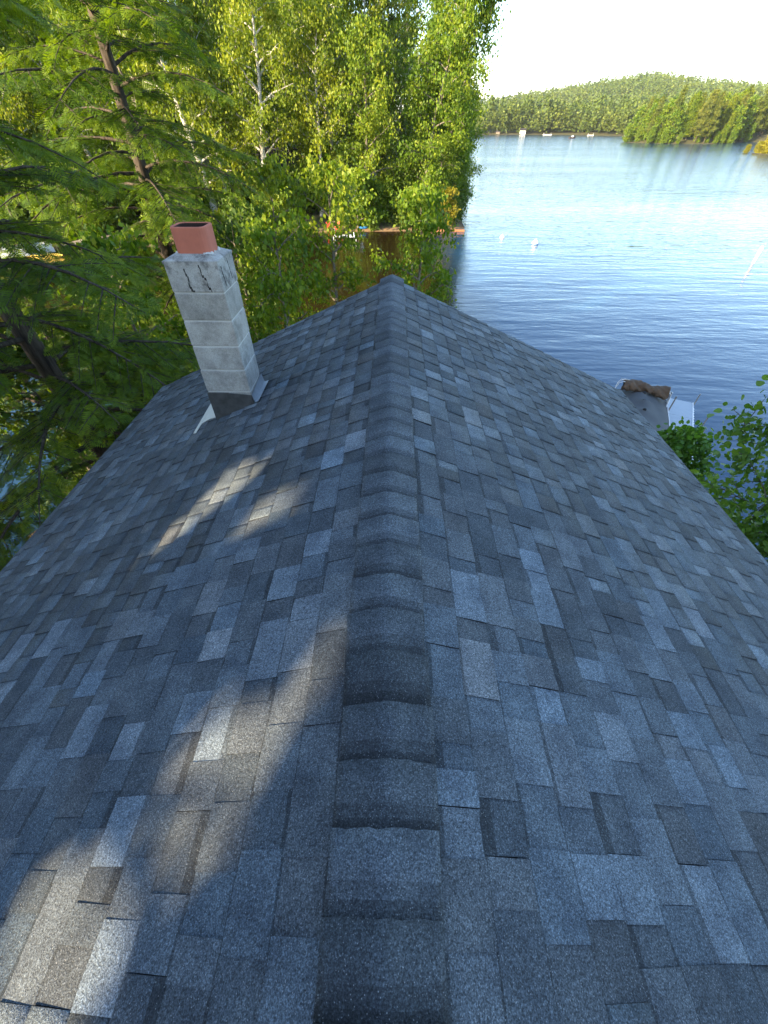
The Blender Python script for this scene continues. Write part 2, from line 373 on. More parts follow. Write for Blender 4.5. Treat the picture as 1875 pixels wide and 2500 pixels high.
# ------------------------------------------------------------------ cabin and roof
H = 1.3; RZ = CAM[2] - H                       # the ridge runs along +Y below the camera
T = 0.43; TH = math.atan(T); CT, ST = math.cos(TH), math.sin(TH)
W = 3.30; Y0, Y1 = -3.4, 5.22
EXPO = 0.147; LS = W / CT
cabin = thing('cabin', 'lakeside cabin under a dark grey shingled gable roof', 'cabin', (0, 1, 1.7))
cabin_inv = cabin.matrix_world.copy()
def cpart(o):                                  # parts are modelled in world space
    o.parent = cabin; o.matrix_parent_inverse = Matrix.Translation((0, -1, -1.7)); return o
EZ = RZ - T * W
mb = MB()
for s in (-1, 1):
    A = [(0, Y0, RZ - .012), (s * W, Y0, EZ - .012), (s * W, Y1, EZ - .012), (0, Y1, RZ - .012)]
    B = [(p[0], p[1], p[2] - 0.12) for p in A]
    fs = [(0, 1, 2, 3), (7, 6, 5, 4), (0, 4, 5, 1), (1, 5, 6, 2), (2, 6, 7, 3)]
    mb.add(A + B, fs if s > 0 else [f[::-1] for f in fs])
roof = cpart(mb.build('roof', M['underlay'])); roof['label'] = 'charcoal asphalt shingle gable roof'
for y in (Y0 + .35, Y1 - .35):
    mb = MB(); w = W - .4; zt = RZ - T * w - .12
    V = [(-w, y, 1.4), (w, y, 1.4), (w, y, zt), (0, y, RZ - .14), (-w, y, zt)]
    t = .12 if y < 0 else -.12
    mb.add(V + [(a, b + t, c) for a, b, c in V], [(0, 1, 2, 3, 4), (9, 8, 7, 6, 5)] + [(i, i + 5, (i + 1) % 5 + 5, (i + 1) % 5) for i in range(5)])
    cpart(mb.build('gable_wall', M['siding']))
for s in (-1, 1):
    w = W - .4; cpart(MB().box(min(s * w, s * (w - .12)), max(s * w, s * (w - .12)), Y0 + .48, Y1 - .48, 1.4, RZ - T * w - .13).build('side_wall', M['siding']))
    cpart(MB().box(min(s * (W + .004), s * (W + .026)), max(s * (W + .004), s * (W + .026)), Y0, Y1, EZ - .17, EZ - .028).build('fascia_board', M['trim']))
    mb = MB(); V = [(s * W, y, EZ) for y in (Y0, Y1)]
    mb.box(min(s * (W - .03), s * (W + .03)), max(s * (W - .03), s * (W + .03)), Y0 - .01, Y1 + .012, EZ - .024, EZ - .006)
    cpart(mb.build('drip_edge', M['dripedge']))
    for y in (-1.6, 2.2):
        wn_ = cpart(MB().box(s * w - .02, s * w + .02, y - .5, y + .5, 4.3, 5.5).build('window', M['trim']))
        g = MB().box(s * w - .03, s * w + .03, y - .42, y + .42, 4.38, 5.42).build('pane', M['glass'], wn_)
for s in (-1, 1):                              # rake boards of the gable ends
    for y in (Y0, Y1):
        yy0, yy1 = (y - .024, y - .003) if y < 0 else (y + .003, y + .024)
        A = [(s * .002, yy0, RZ - .03), (s * W, yy0, EZ - .03), (s * W, yy0, EZ - .17), (s * .002, yy0, RZ - .17)]
        mb = MB(); V = A + [(p[0], yy1, p[2]) for p in A]
        mb.add(V, [(0, 1, 2, 3), (7, 6, 5, 4)] + [(i, i + 4, (i + 1) % 4 + 4, (i + 1) % 4) for i in range(4)])
        cpart(mb.build('rake_board', M['trim']))

# --- shingles: wedge pieces, x along the ridge, y down the slope, z out of the slope
rng = np.random.default_rng(11)
def shingle_piece(rg, band):
    """unit wedge: top (with an optional darker granule strip), ragged butt edge, dark sides"""
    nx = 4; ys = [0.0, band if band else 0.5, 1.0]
    V = []; xs = np.linspace(0, 1, nx + 1)
    jit = rg.normal(0, 0.010, nx + 1); e0, e1 = rg.normal(0, .012, 2)
    for yi, y in enumerate(ys):
        for xi, x in enumerate(xs):
            xx = x + (e0 if xi == 0 else e1 if xi == nx else 0) * (1 if yi else .4)
            V.append((xx, y + (jit[xi] if yi == 2 else 0), 0.12 + 0.88 * y + (rg.normal(0, .05) if yi == 2 else 0)))
    m = nx + 1; Q, mi, ti = [], [], []
    for r in range(2):
        for i in range(nx):
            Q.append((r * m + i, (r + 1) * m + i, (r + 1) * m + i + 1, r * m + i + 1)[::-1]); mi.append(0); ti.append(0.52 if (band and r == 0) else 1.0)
    b = len(V); V += [(V[2 * m + i][0], V[2 * m + i][1], -.35) for i in range(m)]
    for i in range(nx): Q.append((2 * m + i, b + i, b + i + 1, 2 * m + i + 1)[::-1]); mi.append(1); ti.append(1)
    c = len(V); V += [(V[r * m][0], V[r * m][1], -.35) for r in (0, 1)] + [(V[r * m + nx][0], V[r * m + nx][1], -.35) for r in (0, 1)]
    Lb = [c, c + 1, b]; Rb = [c + 2, c + 3, b + nx]
    for r in range(2):
        Q.append((r * m, Lb[r], Lb[r + 1], (r + 1) * m)[::-1]); Q.append((r * m + nx, (r + 1) * m + nx, Rb[r + 1], Rb[r])[::-1]); mi += [1, 1]; ti += [1, 1]
    return np.array(V), np.array(Q), mi, np.array(ti)
PV = [shingle_piece(rng, b) for b in (.225, .235, .245, .255, .265)] + [shingle_piece(rng, b) for b in (.28, .31, .34, .38, .43)]  # bands: printed granule strip, also painting shade under the butt above
PM = []
for V, Q, mi, ti in PV:
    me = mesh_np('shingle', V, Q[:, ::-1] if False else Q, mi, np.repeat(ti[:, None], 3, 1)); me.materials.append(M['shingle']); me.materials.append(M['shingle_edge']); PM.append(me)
pieces = []
OVER = 0.035
for s in (-1, 1):
    nvec = np.array([s * ST, 0, CT]); bvec = np.array([s * CT, 0, -ST]); avec = np.array([0, -s, 0.0])
    nc = int(math.ceil(LS / EXPO))
    for k in range(nc):
        q0 = max(0.004, k * EXPO - OVER); q1 = min((k + 1) * EXPO, LS + .012)
        y = Y0 + rng.uniform(-.2, 0); tab = rng.random() < .5; last = 1.0
        while y < Y1 + .01:
            wd = rng.choice([.09, .13, .16, .19, .24], p=[.14, .28, .30, .20, .08]) * rng.uniform(.9, 1.12)
            if not tab: wd *= 0.92
            ya, yb = max(y, Y0 - .012), min(y + wd, Y1 + .012)
            if Y1 - yb < .05: yb = Y1 + .012
            if yb - ya > .03:
                hgt = (0.0105 if tab else 0.0055) + rng.normal(0, .0006)
                tone = rng.choice([.042, .055, .069, .092], p=[.22, .38, .27, .13] if tab else [.42, .36, .16, .06]) * rng.uniform(.88, 1.12)
                warm = rng.normal(0, .035)
                tone *= 1.45; tone *= 1.16
                if abs(tone / last - 1) < .12: tone *= 1.16 if rng.random() < .5 else .84
                last = tone; col = (tone * (.84 + warm), tone * 1.03, tone * (1.22 - warm))
                var = rng.integers(0, 5) if rng.random() < (.85 if tab else .45) else 5 + rng.integers(0, 5)
                org = np.array([0, (yb if s > 0 else ya), RZ]) + bvec * q0 + nvec * .001
                Mx = np.stack([avec * (yb - ya), bvec * (q1 - q0), nvec * hgt], 1)
                skew = rng.normal(0, .0022)
                Mx[:, 0] += bvec * skew
                ctr = org + Mx @ np.array([.5, .6, 1])
                px, py, d = proj(ctr)
                area = (yb - ya) * EXPO / max(d, .2) ** 2 if (d > .2 and -20 < px < 1895 and -20 < py < 2520) else 0
                n_ = nvec; view = CAM - ctr; area *= max(.02, view @ n_ / np.linalg.norm(view))
                pieces.append((area, org, Mx, var, col))
            y += wd; tab = not tab
pieces.sort(key=lambda p: -p[0])
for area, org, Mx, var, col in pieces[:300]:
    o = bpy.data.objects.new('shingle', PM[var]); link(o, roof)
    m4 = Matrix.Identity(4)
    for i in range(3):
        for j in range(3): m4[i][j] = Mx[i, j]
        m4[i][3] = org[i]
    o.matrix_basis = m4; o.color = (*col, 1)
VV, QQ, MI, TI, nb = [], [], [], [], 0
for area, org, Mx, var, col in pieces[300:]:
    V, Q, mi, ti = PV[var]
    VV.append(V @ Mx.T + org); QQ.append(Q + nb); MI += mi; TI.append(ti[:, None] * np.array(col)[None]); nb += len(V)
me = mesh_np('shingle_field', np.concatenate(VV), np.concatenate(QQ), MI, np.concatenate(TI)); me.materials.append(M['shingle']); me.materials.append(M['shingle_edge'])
sf = link(bpy.data.objects.new('shingle_field', me), roof); sf['kind'] = 'stuff'

# --- ridge caps: bent strips, the edge that shows points to the lake
def cap_mesh(rg, r):
    hw = .142; xs = np.linspace(-hw, hw, 15); V = []
    L = .205
    tz = lambda x: -T * (np.sqrt(x * x + r * r) - r) + .012
    prof = ((0, .003), (L * .36, .007), (L * .52, .0095), (L, .0205)); K = len(prof) - 1
    for yi, (y, dz) in enumerate(prof):
        jit = rg.normal(0, .0016, 15) if yi == K else np.zeros(15)
        for i, x in enumerate(xs):
            edge = (abs(x) / hw) ** 4 * .003
            V.append((x * (1 + .006 * math.sin(y * 37)), y + jit[i], tz(x) + dz + edge + rg.normal(0, .0006)))
    m = 15; Q, mi, tn = [], [], []
    for r_ in range(K):
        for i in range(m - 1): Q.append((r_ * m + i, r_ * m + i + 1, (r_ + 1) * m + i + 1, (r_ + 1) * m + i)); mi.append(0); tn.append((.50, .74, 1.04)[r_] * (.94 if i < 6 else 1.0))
    b = len(V); V += [(V[K * m + i][0], V[K * m + i][1], V[K * m + i][2] - .013) for i in range(m)]
    for i in range(m - 1): Q.append((K * m + i, K * m + i + 1, b + i + 1, b + i)); mi.append(1); tn.append(1)
    for e_ in (0, m - 1):
        c = len(V); V += [(V[r_ * m + e_][0], V[r_ * m + e_][1], V[r_ * m + e_][2] - .016) for r_ in range(K + 1)]
        for r_ in range(K):
            q = (r_ * m + e_, (r_ + 1) * m + e_, c + r_ + 1, c + r_); Q.append(q if e_ == 0 else q[::-1]); mi.append(1); tn.append(1)
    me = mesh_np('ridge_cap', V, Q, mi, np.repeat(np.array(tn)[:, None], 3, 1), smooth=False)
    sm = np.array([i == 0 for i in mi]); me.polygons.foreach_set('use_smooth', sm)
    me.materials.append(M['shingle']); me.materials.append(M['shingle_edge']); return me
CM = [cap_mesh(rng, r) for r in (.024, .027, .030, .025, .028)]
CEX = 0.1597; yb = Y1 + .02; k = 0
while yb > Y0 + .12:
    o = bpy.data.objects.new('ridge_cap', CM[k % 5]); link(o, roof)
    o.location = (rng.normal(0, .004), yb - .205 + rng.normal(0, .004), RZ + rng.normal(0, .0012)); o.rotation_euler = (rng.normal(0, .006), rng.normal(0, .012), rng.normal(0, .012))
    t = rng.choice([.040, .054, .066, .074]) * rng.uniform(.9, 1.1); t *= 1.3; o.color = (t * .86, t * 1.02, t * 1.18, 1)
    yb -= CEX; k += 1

# ------------------------------------------------------------------ chimney (a part of the cabin, its pieces sub-parts)
CX0, CX1, CY0, CY1 = -1.655, -1.262, 3.235, 3.585
ZT = CAM[2] - .717; BH = .202
core = MB().box(CX0 + .006, CX1 - .006, CY0 + .006, CY1 - .006, ZT - BH * 5.0 - .62, ZT - .004).build('chimney', M['mortar'])
cpart(core); core['label'] = 'leaning-looking grey concrete block chimney with red clay flue'
for i in range(7):
    z1 = ZT - BH * i; z0 = z1 - BH + .011
    b = MB().box(CX0 + rng.normal(0, .0015), CX1 + rng.normal(0, .0015), CY0 + rng.normal(0, .0015), CY1, z0, z1, .006).build('block', M['block_stained'] if i == 0 else M['block'], core)
mb = MB(); o_ = .004                                                # mortar wash on top, sloping up to the flue
A = [(CX0 - o_, CY0 - o_), (CX1 + o_, CY0 - o_), (CX1 + o_, CY1 + o_), (CX0 - o_, CY1 + o_)]
i_ = .07; Bq = [(CX0 + i_, CY0 + i_ - .01), (CX1 - i_, CY0 + i_ - .01), (CX1 - i_, CY1 - i_ + .01), (CX0 + i_, CY1 - i_ + .01)]
V = [(x, y, ZT - .006) for x, y in A] + [(x, y, ZT + .012) for x, y in A] + [(x, y, ZT + .045) for x, y in Bq]
mb.add(V, [(0, 1, 5, 4), (1, 2, 6, 5), (2, 3, 7, 6), (3, 0, 4, 7), (4, 5, 9, 8), (5, 6, 10, 9), (6, 7, 11, 10), (7, 4, 8, 11), (8, 9, 10, 11)])
mb.build('crown', M['block_stained'], core)
mb = MB(); fx, fy = (CX0 + CX1) / 2 + .012, (CY0 + CY1) / 2; fo, fr, fw = .126, .05, .016
def rsq(h, r, z, n=5):
    P = []
    for cx_, cy_, a0 in ((h - r, h * .86 - r, 0), (-h + r, h * .86 - r, 90), (-h + r, -h * .86 + r, 180), (h - r, -h * .86 + r, 270)):
        for j in range(n): a = math.radians(a0 + 90 * j / (n - 1)); P.append((fx + cx_ + r * math.cos(a), fy + cy_ + r * math.sin(a), z))
    return P
rings = [rsq(fo, fr, ZT + .03), rsq(fo, fr, ZT + .196), rsq(fo - .004, fr, ZT + .202), rsq(fo - fw + .003, fr - .01, ZT + .202), rsq(fo - fw, fr - .01, ZT + .196), rsq(fo - fw, fr - .01, ZT + .02)]
V = sum(rings, []); n = 20
for r in range(5):
    mb.cur = 1 if r == 4 else 0
    mb.add([], [])
    mb.f += [(r * n + j, r * n + (j + 1) % n, (r + 1) * n + (j + 1) % n, (r + 1) * n + j) for j in range(n)]; mb.m += [mb.cur] * n
mb.v = V; mb.f.append(tuple(range(5 * n, 6 * n))); mb.m.append(1)
mb.build('flue_liner', [M['red_clay'], M['soot']], core, smooth=False)
mb = MB()                                                            # white mortar squeezed out round the flue
for j in range(26):
    P = rsq(fo + .004, fr, ZT + .044, 7); p = P[int(rng.integers(0, len(P)))] if j > 8 else P[(21 + j) % 28]
    q = P[(P.index(p) + 1) % len(P)]; t = rng.random(); x, y = p[0] + (q[0] - p[0]) * t, p[1] + (q[1] - p[1]) * t; r = rng.uniform(.006, .014)
    mb.tube([(x, y, p[2] - .012), (x, y, p[2]), (x, y, p[2] + r * .9)], [r * 1.3, r, r * .3], 6)
mb.build('mortar_collar', M['mortar'], core)
def crack(pts, face):
    mb = MB()
    for (a, b), (c, d) in zip(pts[:-1], pts[1:]):
        w = rng.uniform(.0006, .0018)
        if face == 'f': mb.box(min(a, c) - w, max(a, c) + w, CY0 - .0042, CY0 + .004, min(b, d), max(b, d) + .001)
        else: mb.box(CX1 - .004, CX1 + .0042, min(a, c) - w, max(a, c) + w, min(b, d), max(b, d) + .001)
    mb.build('crack', M['crack'], core)
def crackline(x, z0, z1, n, face):
    P = [(x, z0)]
    for i in range(n): P.append((P[-1][0] + rng.normal(0.002, .006), z0 + (z1 - z0) * (i + 1) / n))
    crack(P, face)
crackline(CX0 + .135, ZT - .035, ZT - .185, 9, 'f'); crackline(CX0 + .25, ZT - .012, ZT - .19, 11, 'f')
crackline(CX0 + .14, ZT - .13, ZT - .19, 5, 'f'); crackline(CX0 + .285, ZT - .15, ZT - .19, 4, 'f')
crackline(CY0 + .20, ZT - .01, ZT - .15, 9, 'r'); crackline(CY0 + .05, ZT - .03, ZT - .17, 8, 'r')
rzl = lambda x: RZ - T * abs(x)                                       # flashings
mb = MB(); e = .006; zt = ZT - BH * 5 - .002
xm = CX0 + .17
for x0, x1, ee in ((CX0 - .004, xm + .02, .006), (xm, CX1 + .006, .0095)):
    V = [(x0, CY0 - ee, rzl(x0) - .02), (x1, CY0 - ee, rzl(x1) - .02), (x1, CY0 - ee, zt - .02 * (x1 > xm + .05)), (x0, CY0 - ee, zt)]
    mb.add(V + [(a, b + .004, c) for a, b, c in V], [(0, 1, 2, 3), (7, 6, 5, 4)] + [(i, i + 4, (i + 1) % 4 + 4, (i + 1) % 4) for i in range(4)])
mb.build('front_flashing', M['flash_dark'], core)
mb = MB(); xr = CX1 + .008                                            # upslope side: metal pan folded on to the roof
zc = rzl(CX1)
V = [(xr, CY0 - .012, zc + .10), (xr, CY1 + .01, zc + .13), (xr + .014, CY1 + .02, zc + .04), (xr + .014, CY0 - .016, zc + .035), (xr + .05, CY1 + .04, rzl(xr + .05) + .018), (xr + .05, CY0 - .018, rzl(xr + .05) + .018)]
mb.add(V, [(0, 3, 2, 1), (3, 5, 4, 2)]); mb.add([(a - .003, b, c - .004) for a, b, c in V], [(0, 1, 2, 3), (3, 2, 4, 5)])
mb.build('side_flashing', M['flash_metal'], core)
mb = MB()                                                             # pale sheet lying on the shingles at the lower corner
S = lambda x, y, h=.014: (x, y, rzl(x) + h)
def onr(px, py, h=.016):
    d = ray(px, py); q = CAM + d * (-H / (d[2] - T * d[0])); return (q[0], q[1], q[2] + h)
V = [onr(529, 1021), onr(512, 1026), onr(494, 1037), onr(480, 1060), onr(473.5, 1061), onr(489, 1034), onr(503, 1010), onr(517, 986), onr(528, 995, .03)]
nq = len(V)
mb.add(V + [(a, b, c - .006) for a, b, c in V], [tuple(range(nq)), tuple(range(2 * nq - 1, nq - 1, -1))] + [(i, i + nq, (i + 1) % nq + nq, (i + 1) % nq) for i in range(nq)])
mb.build('corner_flashing', M['flash_white'], core)

# ------------------------------------------------------------------ trees
def hquads(C, A, Wd):
    """leaf diamonds: base C, length vector A, half-width vector Wd"""
    return np.stack([C, C + A * .45 + Wd, C + A, C + A * .45 - Wd], 1)
def leaves_mesh(name, Qd, tint):
    n = len(Qd); t = np.zeros((n, 3), np.float32); t[:, 0] = np.clip(tint, 0, 1)
    return mesh_np(name, Qd.reshape(-1, 3), np.arange(n * 4).reshape(-1, 4), None, t)
def unit(v): return v / (np.linalg.norm(v, axis=-1, keepdims=True) + 1e-9)
def spray_template(rg, m):
    L = []
    for i in range(m):
        t = (i + .5) / m; s = 1 if i % 2 else -1; l = .52 * (1 - t) ** .7 + .14
        L.append(((t * .9, 0, -.10 * t * t), (l * .62, s * l * .78, -.10 * l), .052))
    L.append(((.80, 0, -.08), (.26, 0, -.06), .045)); L.append(((.0, 0, 0), (.85, 0, -.06), .016))
    return np.array([l[0] for l in L]), np.array([l[1] for l in L]), np.array([l[2] for l in L])
def hemlock(seed, height, z0, rmax, nbr, slen=.42, m=9, tw_step=.27, keep=None):
    rg = np.random.default_rng(seed); tb = Tubes()
    zz = np.linspace(0, height, 14); bend = np.stack([.10 * np.sin(zz * .4 + seed), .10 * np.cos(zz * .33), zz], 1); bend[0, :2] = 0
    r0 = height * .0105 + .05
    tb.add(bend, r0 * (1 - zz / height * .93) + .12 * np.exp(-zz * 1.5) * r0 / .3, 10)
    O, D, Nn, Ln, TT = [], [], [], [], []
    for i in range(nbr):
        t = (i + rg.random()) / nbr; z = z0 + (height - z0) * t ** .95
        L = (rmax * (1 - t) ** .75 + .35) * rg.uniform(.6, 1.1); az = i * 2.39996 + rg.normal(0, .3)
        base = np.array([np.interp(z, zz, bend[:, 0]), np.interp(z, zz, bend[:, 1]), z])
        hd = np.array([math.cos(az), math.sin(az), 0]); rise = rg.uniform(-.05, .35) + .3 * t; dr = rg.uniform(.25, .5)
        side0 = np.array([-hd[1], hd[0], 0]); sw = rg.normal(0, .12)
        s = np.linspace(0, 1, 7)
        P = base + hd * (L * s)[:, None] + side0 * (sw * L * s * s)[:, None] + np.array([0, 0, 1.0]) * (L * (rise * s - dr * s ** 2.2))[:, None]
        tb.add(P, (.012 + .011 * L) * (1 - .88 * s) * (1 - .5 * t), 5)
        nt_ = max(3, int(L * .85 / tw_step))
        clump = rg.random() * .25
        for j in range(nt_):
            sj = .17 + .83 * (j + rg.random() * .8) / nt_
            b = np.array([np.interp(sj, s, P[:, k]) for k in range(3)]); b2 = np.array([np.interp(min(1, sj + .08), s, P[:, k]) for k in range(3)])
            d = unit(b2 - b) if sj < .93 else hd
            for sd in ((1, -1) if rg.random() < .85 else (1,)):
                side = unit(np.cross(d, [0, 0, 1])) * sd
                td = unit(d * .62 + side * .8 + np.array([0, 0, rg.normal(-.12, .12)]))
                tl = (L * .30 * (1 - sj) ** .6 + .22) * rg.uniform(.45, 1.25); twt = rg.random() * .42 - .08
                ns = max(1, int(tl / (slen * .5)))
                for q in range(ns):
                    f = (q + .3) / ns
                    for s2 in ((1, -1) if q < ns - 1 else (0,)):
                        sd2 = unit(np.cross(td, [0, 0, 1]))
                        O.append(b + td * tl * f + np.array([0, 0, -.12 * tl * f * f])); dd = unit(td * .8 + sd2 * .65 * s2 + np.array([0, 0, rg.normal(-.26, .18)]))
                        D.append(unit(dd + rg.normal(0, .26, 3))); Nn.append(unit(np.array([rg.normal(0, .45), rg.normal(0, .45), 1]))); Ln.append(slen * rg.uniform(.5, 1.15)); TT.append(clump + twt + .15 * sj + rg.random() * .22)
                if tl > .6: tb.add(np.stack([b, b + td * tl * .6 + [0, 0, -.05 * tl], b + td * tl + [0, 0, -.12 * tl]]), np.array([.009, .006, .003]) * (1 + L * .1), 3)
    O, D, Nn = map(np.array, (O, D, Nn)); Ln = np.array(Ln); TT = np.array(TT)
    S = unit(np.cross(Nn, D)); Nn = np.cross(D, S); tc, ta, tw = spray_template(rg, m)
    fr = np.stack([D, S, Nn], 2) * Ln[:, None, None]                      # (n,3 axes xyz, 3 cols)
    C = O[:, None] + np.einsum('nij,mj->nmi', fr, tc); A = np.einsum('nij,mj->nmi', fr, ta)
    Wd = unit(np.cross(A, Nn[:, None])) * (tw[None, :, None] * Ln[:, None, None])
    Q = hquads(C.reshape(-1, 3), A.reshape(-1, 3), Wd.reshape(-1, 3)); tt = np.repeat(TT, len(tw)) + rg.normal(0, .08, len(TT) * len(tw))
    return tb.mesh('trunk'), Q, tt
def decid(seed, height, crad, z0, nl, ncl, npl, leaf, sig, hang=.8, lean=(0, 0), tr=None, top=.96, asp=.34, oval=.42):
    """broadleaf: trunk, rising limbs, branchlets, leaves in hanging clumps round the branchlets"""
    rg = np.random.default_rng(seed); tb = Tubes(); zz = np.linspace(0, height * top, 9); f = zz / height
    ph = rg.random(2) * 6; T_ = np.stack([lean[0] * f ** 1.5 + .03 * height * f * np.sin(f * 5 + ph[0]), lean[1] * f ** 1.5 + .03 * height * f * np.cos(f * 4 + ph[1]), zz], 1)
    tr = tr or height * .011 + .03
    tb.add(T_, tr * (1 - .9 * f) * (1 + .5 * np.exp(-zz * 2)), 8)
    CL, CT_ = [], []
    for i in range(nl):
        t = (i + rg.random()) / nl; z = height * (z0 + (top - z0) * t)
        base = np.array([np.interp(z, zz, T_[:, k]) for k in range(3)]); az = i * 2.39996 + rg.normal(0, .35)
        u = (t - oval) / (1 - oval) if t > oval else (oval - t) / max(oval, .01) * .75
        L = crad * math.sqrt(max(.06, 1 - u * u)) * rg.uniform(.7, 1.15); el = rg.uniform(.25, .75) + .3 * t
        hd = np.array([math.cos(az) * math.cos(el), math.sin(az) * math.cos(el), math.sin(el)]); s = np.linspace(0, 1, 6)
        P = base + hd * (L * s)[:, None] + np.array([0, 0, -1.0]) * (L * rg.uniform(.1, .4) * s ** 2)[:, None] + rg.normal(0, .04 * L, (6, 3)) * s[:, None]
        tb.add(P, tr * .42 * (1 - .5 * t) * (1 - .85 * s) + .004, 5)
        for j in range(ncl):
            sj = .28 + .72 * (j + rg.random()) / ncl
            b = np.array([np.interp(sj, s, P[:, k]) for k in range(3)])
            d = unit(hd * .5 + rg.normal(0, .7, 3)); l = L * .38 * rg.uniform(.4, 1.1) * (1.15 - .5 * sj); e = b + d * l + np.array([0, 0, -.15 * l])
            tb.add(np.stack([b, (b + e) / 2 + [0, 0, .05 * l], e]), np.array([.014, .009, .004]) * max(.6, height / 12), 3)
            CL += [e, (b + e) / 2]; tn = rg.random(); CT_ += [tn, tn]
    CL = np.array(CL); CT_ = np.array(CT_); n = len(CL) * npl
    idx = np.repeat(np.arange(len(CL)), npl)
    C = CL[idx] + rg.normal(0, sig, (n, 3)) * np.array([1, 1, .85])
    A = unit(rg.normal(0, 1, (n, 3)) * (1 - hang * .5) + np.array([0, 0, -1.3 * hang])) * (leaf * rg.uniform(.65, 1.25, n))[:, None]
    Wd = unit(np.cross(A, rg.normal(0, 1, (n, 3)))) * (np.linalg.norm(A, axis=1) * asp)[:, None]
    return tb.mesh('trunk'), hquads(C, A, Wd), CT_[idx] * .55 + rg.random(n) * .45
def pine(seed, height, z0, rmax, nwh, leaf=.30):
    """white pine: whorls of level limbs with tufts of long needles, gaps between the whorls"""
    rg = np.random.default_rng(seed); tb = Tubes(); zz = np.linspace(0, height, 9)
    tb.add(np.stack([.1 * np.sin(zz * .3), 0 * zz, zz], 1), (height * .010 + .05) * (1 - .93 * zz / height), 8); CL = []
    for i in range(nwh):
        t = i / nwh; z = z0 + (height - z0) * t
        for j in range(5):
            az = j * 1.2566 + i * .7 + rg.normal(0, .25); L = (rmax * (1 - t) ** .65 * (.55 + .45 * math.sin(i * 2.1) ** 2) + .3) * rg.uniform(.5, 1.2)
            hd = np.array([math.cos(az), math.sin(az), rg.uniform(0, .3)]); s = np.linspace(0, 1, 5)
            P = np.array([0, 0, z]) + hd * (L * s)[:, None] + np.array([0, 0, 1.0]) * (.12 * L * s * s)[:, None]
            tb.add(P, (.02 + .012 * L) * (1 - .85 * s), 4)
            for q in range(int(3 + L * 3)):
                f = rg.uniform(.3, 1.0); CL.append(np.array([np.interp(f, s, P[:, k]) for k in range(3)]) + rg.normal(0, .16 * L, 3) * [1, 1, .25])
    CL = np.array(CL); npl = 14; n = len(CL) * npl; idx = np.repeat(np.arange(len(CL)), npl)
    A = unit(rg.normal(0, 1, (n, 3)) + [0, 0, .5]) * (leaf * rg.uniform(.6, 1.3, n))[:, None]
    C = CL[idx] + rg.normal(0, .07, (n, 3)); Wd = unit(np.cross(A, rg.normal(0, 1, (n, 3)))) * (leaf * .10)
    return tb.mesh('trunk'), hquads(C, A, Wd), rg.random(len(CL))[idx] * .6 + rg.random(n) * .4
def plant(name, parts, leafm, barkm, loc, rz, label, cat='tree', group=None, sc=1.0, sink=.15):
    tm, Q, tt = parts
    root = thing(name, label, cat, loc, rz, group); root.scale = (sc, sc, sc)
    obj('trunk', tm, root, barkm); obj('crown', leaves_mesh('crown', Q, tt), root, leafm); return root
def gz(x, y): return float(terrain(x, y)) - .12
def again(proto, x, y, rz, sc, label=None, group=None, z=None):
    c = copy_tree(proto); c.location = (x, y, gz(x, y) if z is None else z); c.rotation_euler = (0, 0, rz); c.scale = (sc, sc, sc * random.uniform(.94, 1.08))
    if label: c['label'] = label
    if group: c['group'] = group
    return c

# big hemlock across the small cove side, and the one at the cabin's corner
plant('hemlock_tree', hemlock(3, 22, 1.2, 5.8, 155, .33, 9, .22), M['hemlock'], M['bark'], (-8.45, 17.3, gz(-8.0, 17.3)), .4,
      'tall hemlock whose dark trunk rises behind the chimney')
hB = plant('hemlock_tree', hemlock(8, 17, 1.2, 4.5, 108, .24, 11, .17), M['hemlock'], M['bark'], (-7.0, 7.6, gz(-7.0, 7.6)), 1.1,
      'dense dark hemlock close beside the left eave of the cabin')
again(hB, -9.6, 11.0, 4.4, .55, 'hemlock on the bank between the cabin corner and the tall hemlock')
again(hB, -10.3, 4.4, 3.0, .8, 'low dark hemlock standing on the bank below the left eave')
# saplings at the end of the point, seen over the ridge end
SAP = 'leafy saplings on the end of the cabin point'
for i, (sd_, h_, r_, x, y, mt, lb) in enumerate([
        (21, 5.7, 2.0, 1.0, 17.4, 'maple', 'leafy green sapling standing just beyond the ridge end'),
        (22, 6.3, 2.3, -2.4, 18.4, 'maple', 'broad bright sapling between the ridge end and the big hemlock'),
        (23, 5.4, 2.1, -5.2, 15.6, 'dark_leaf', 'darker sapling low behind the chimney block stack'),
        (25, 5.2, 2.0, -3.6, 13.8, 'maple', 'green sapling against the far gable, near the chimney'),
        (27, 5.6, 1.9, -7.2, 11.4, 'maple', 'sapling filling the gap between the cabin corner and the tall hemlock'),
        (28, 5.0, 1.7, -9.0, 9.0, 'dark_leaf', 'dark sapling on the bank outside the left eave'),
        (26, 6.6, 2.1, -4.8, 19.2, 'birch', 'yellowish sapling farthest out beside the tall hemlock')]):
    plant('sapling', decid(sd_, h_, r_, .12, 19, 7, 14, .16, .17, .85), M[mt], M['bark_pale'], (x, y, gz(x, y)), i * 1.1, lb, 'tree', SAP)

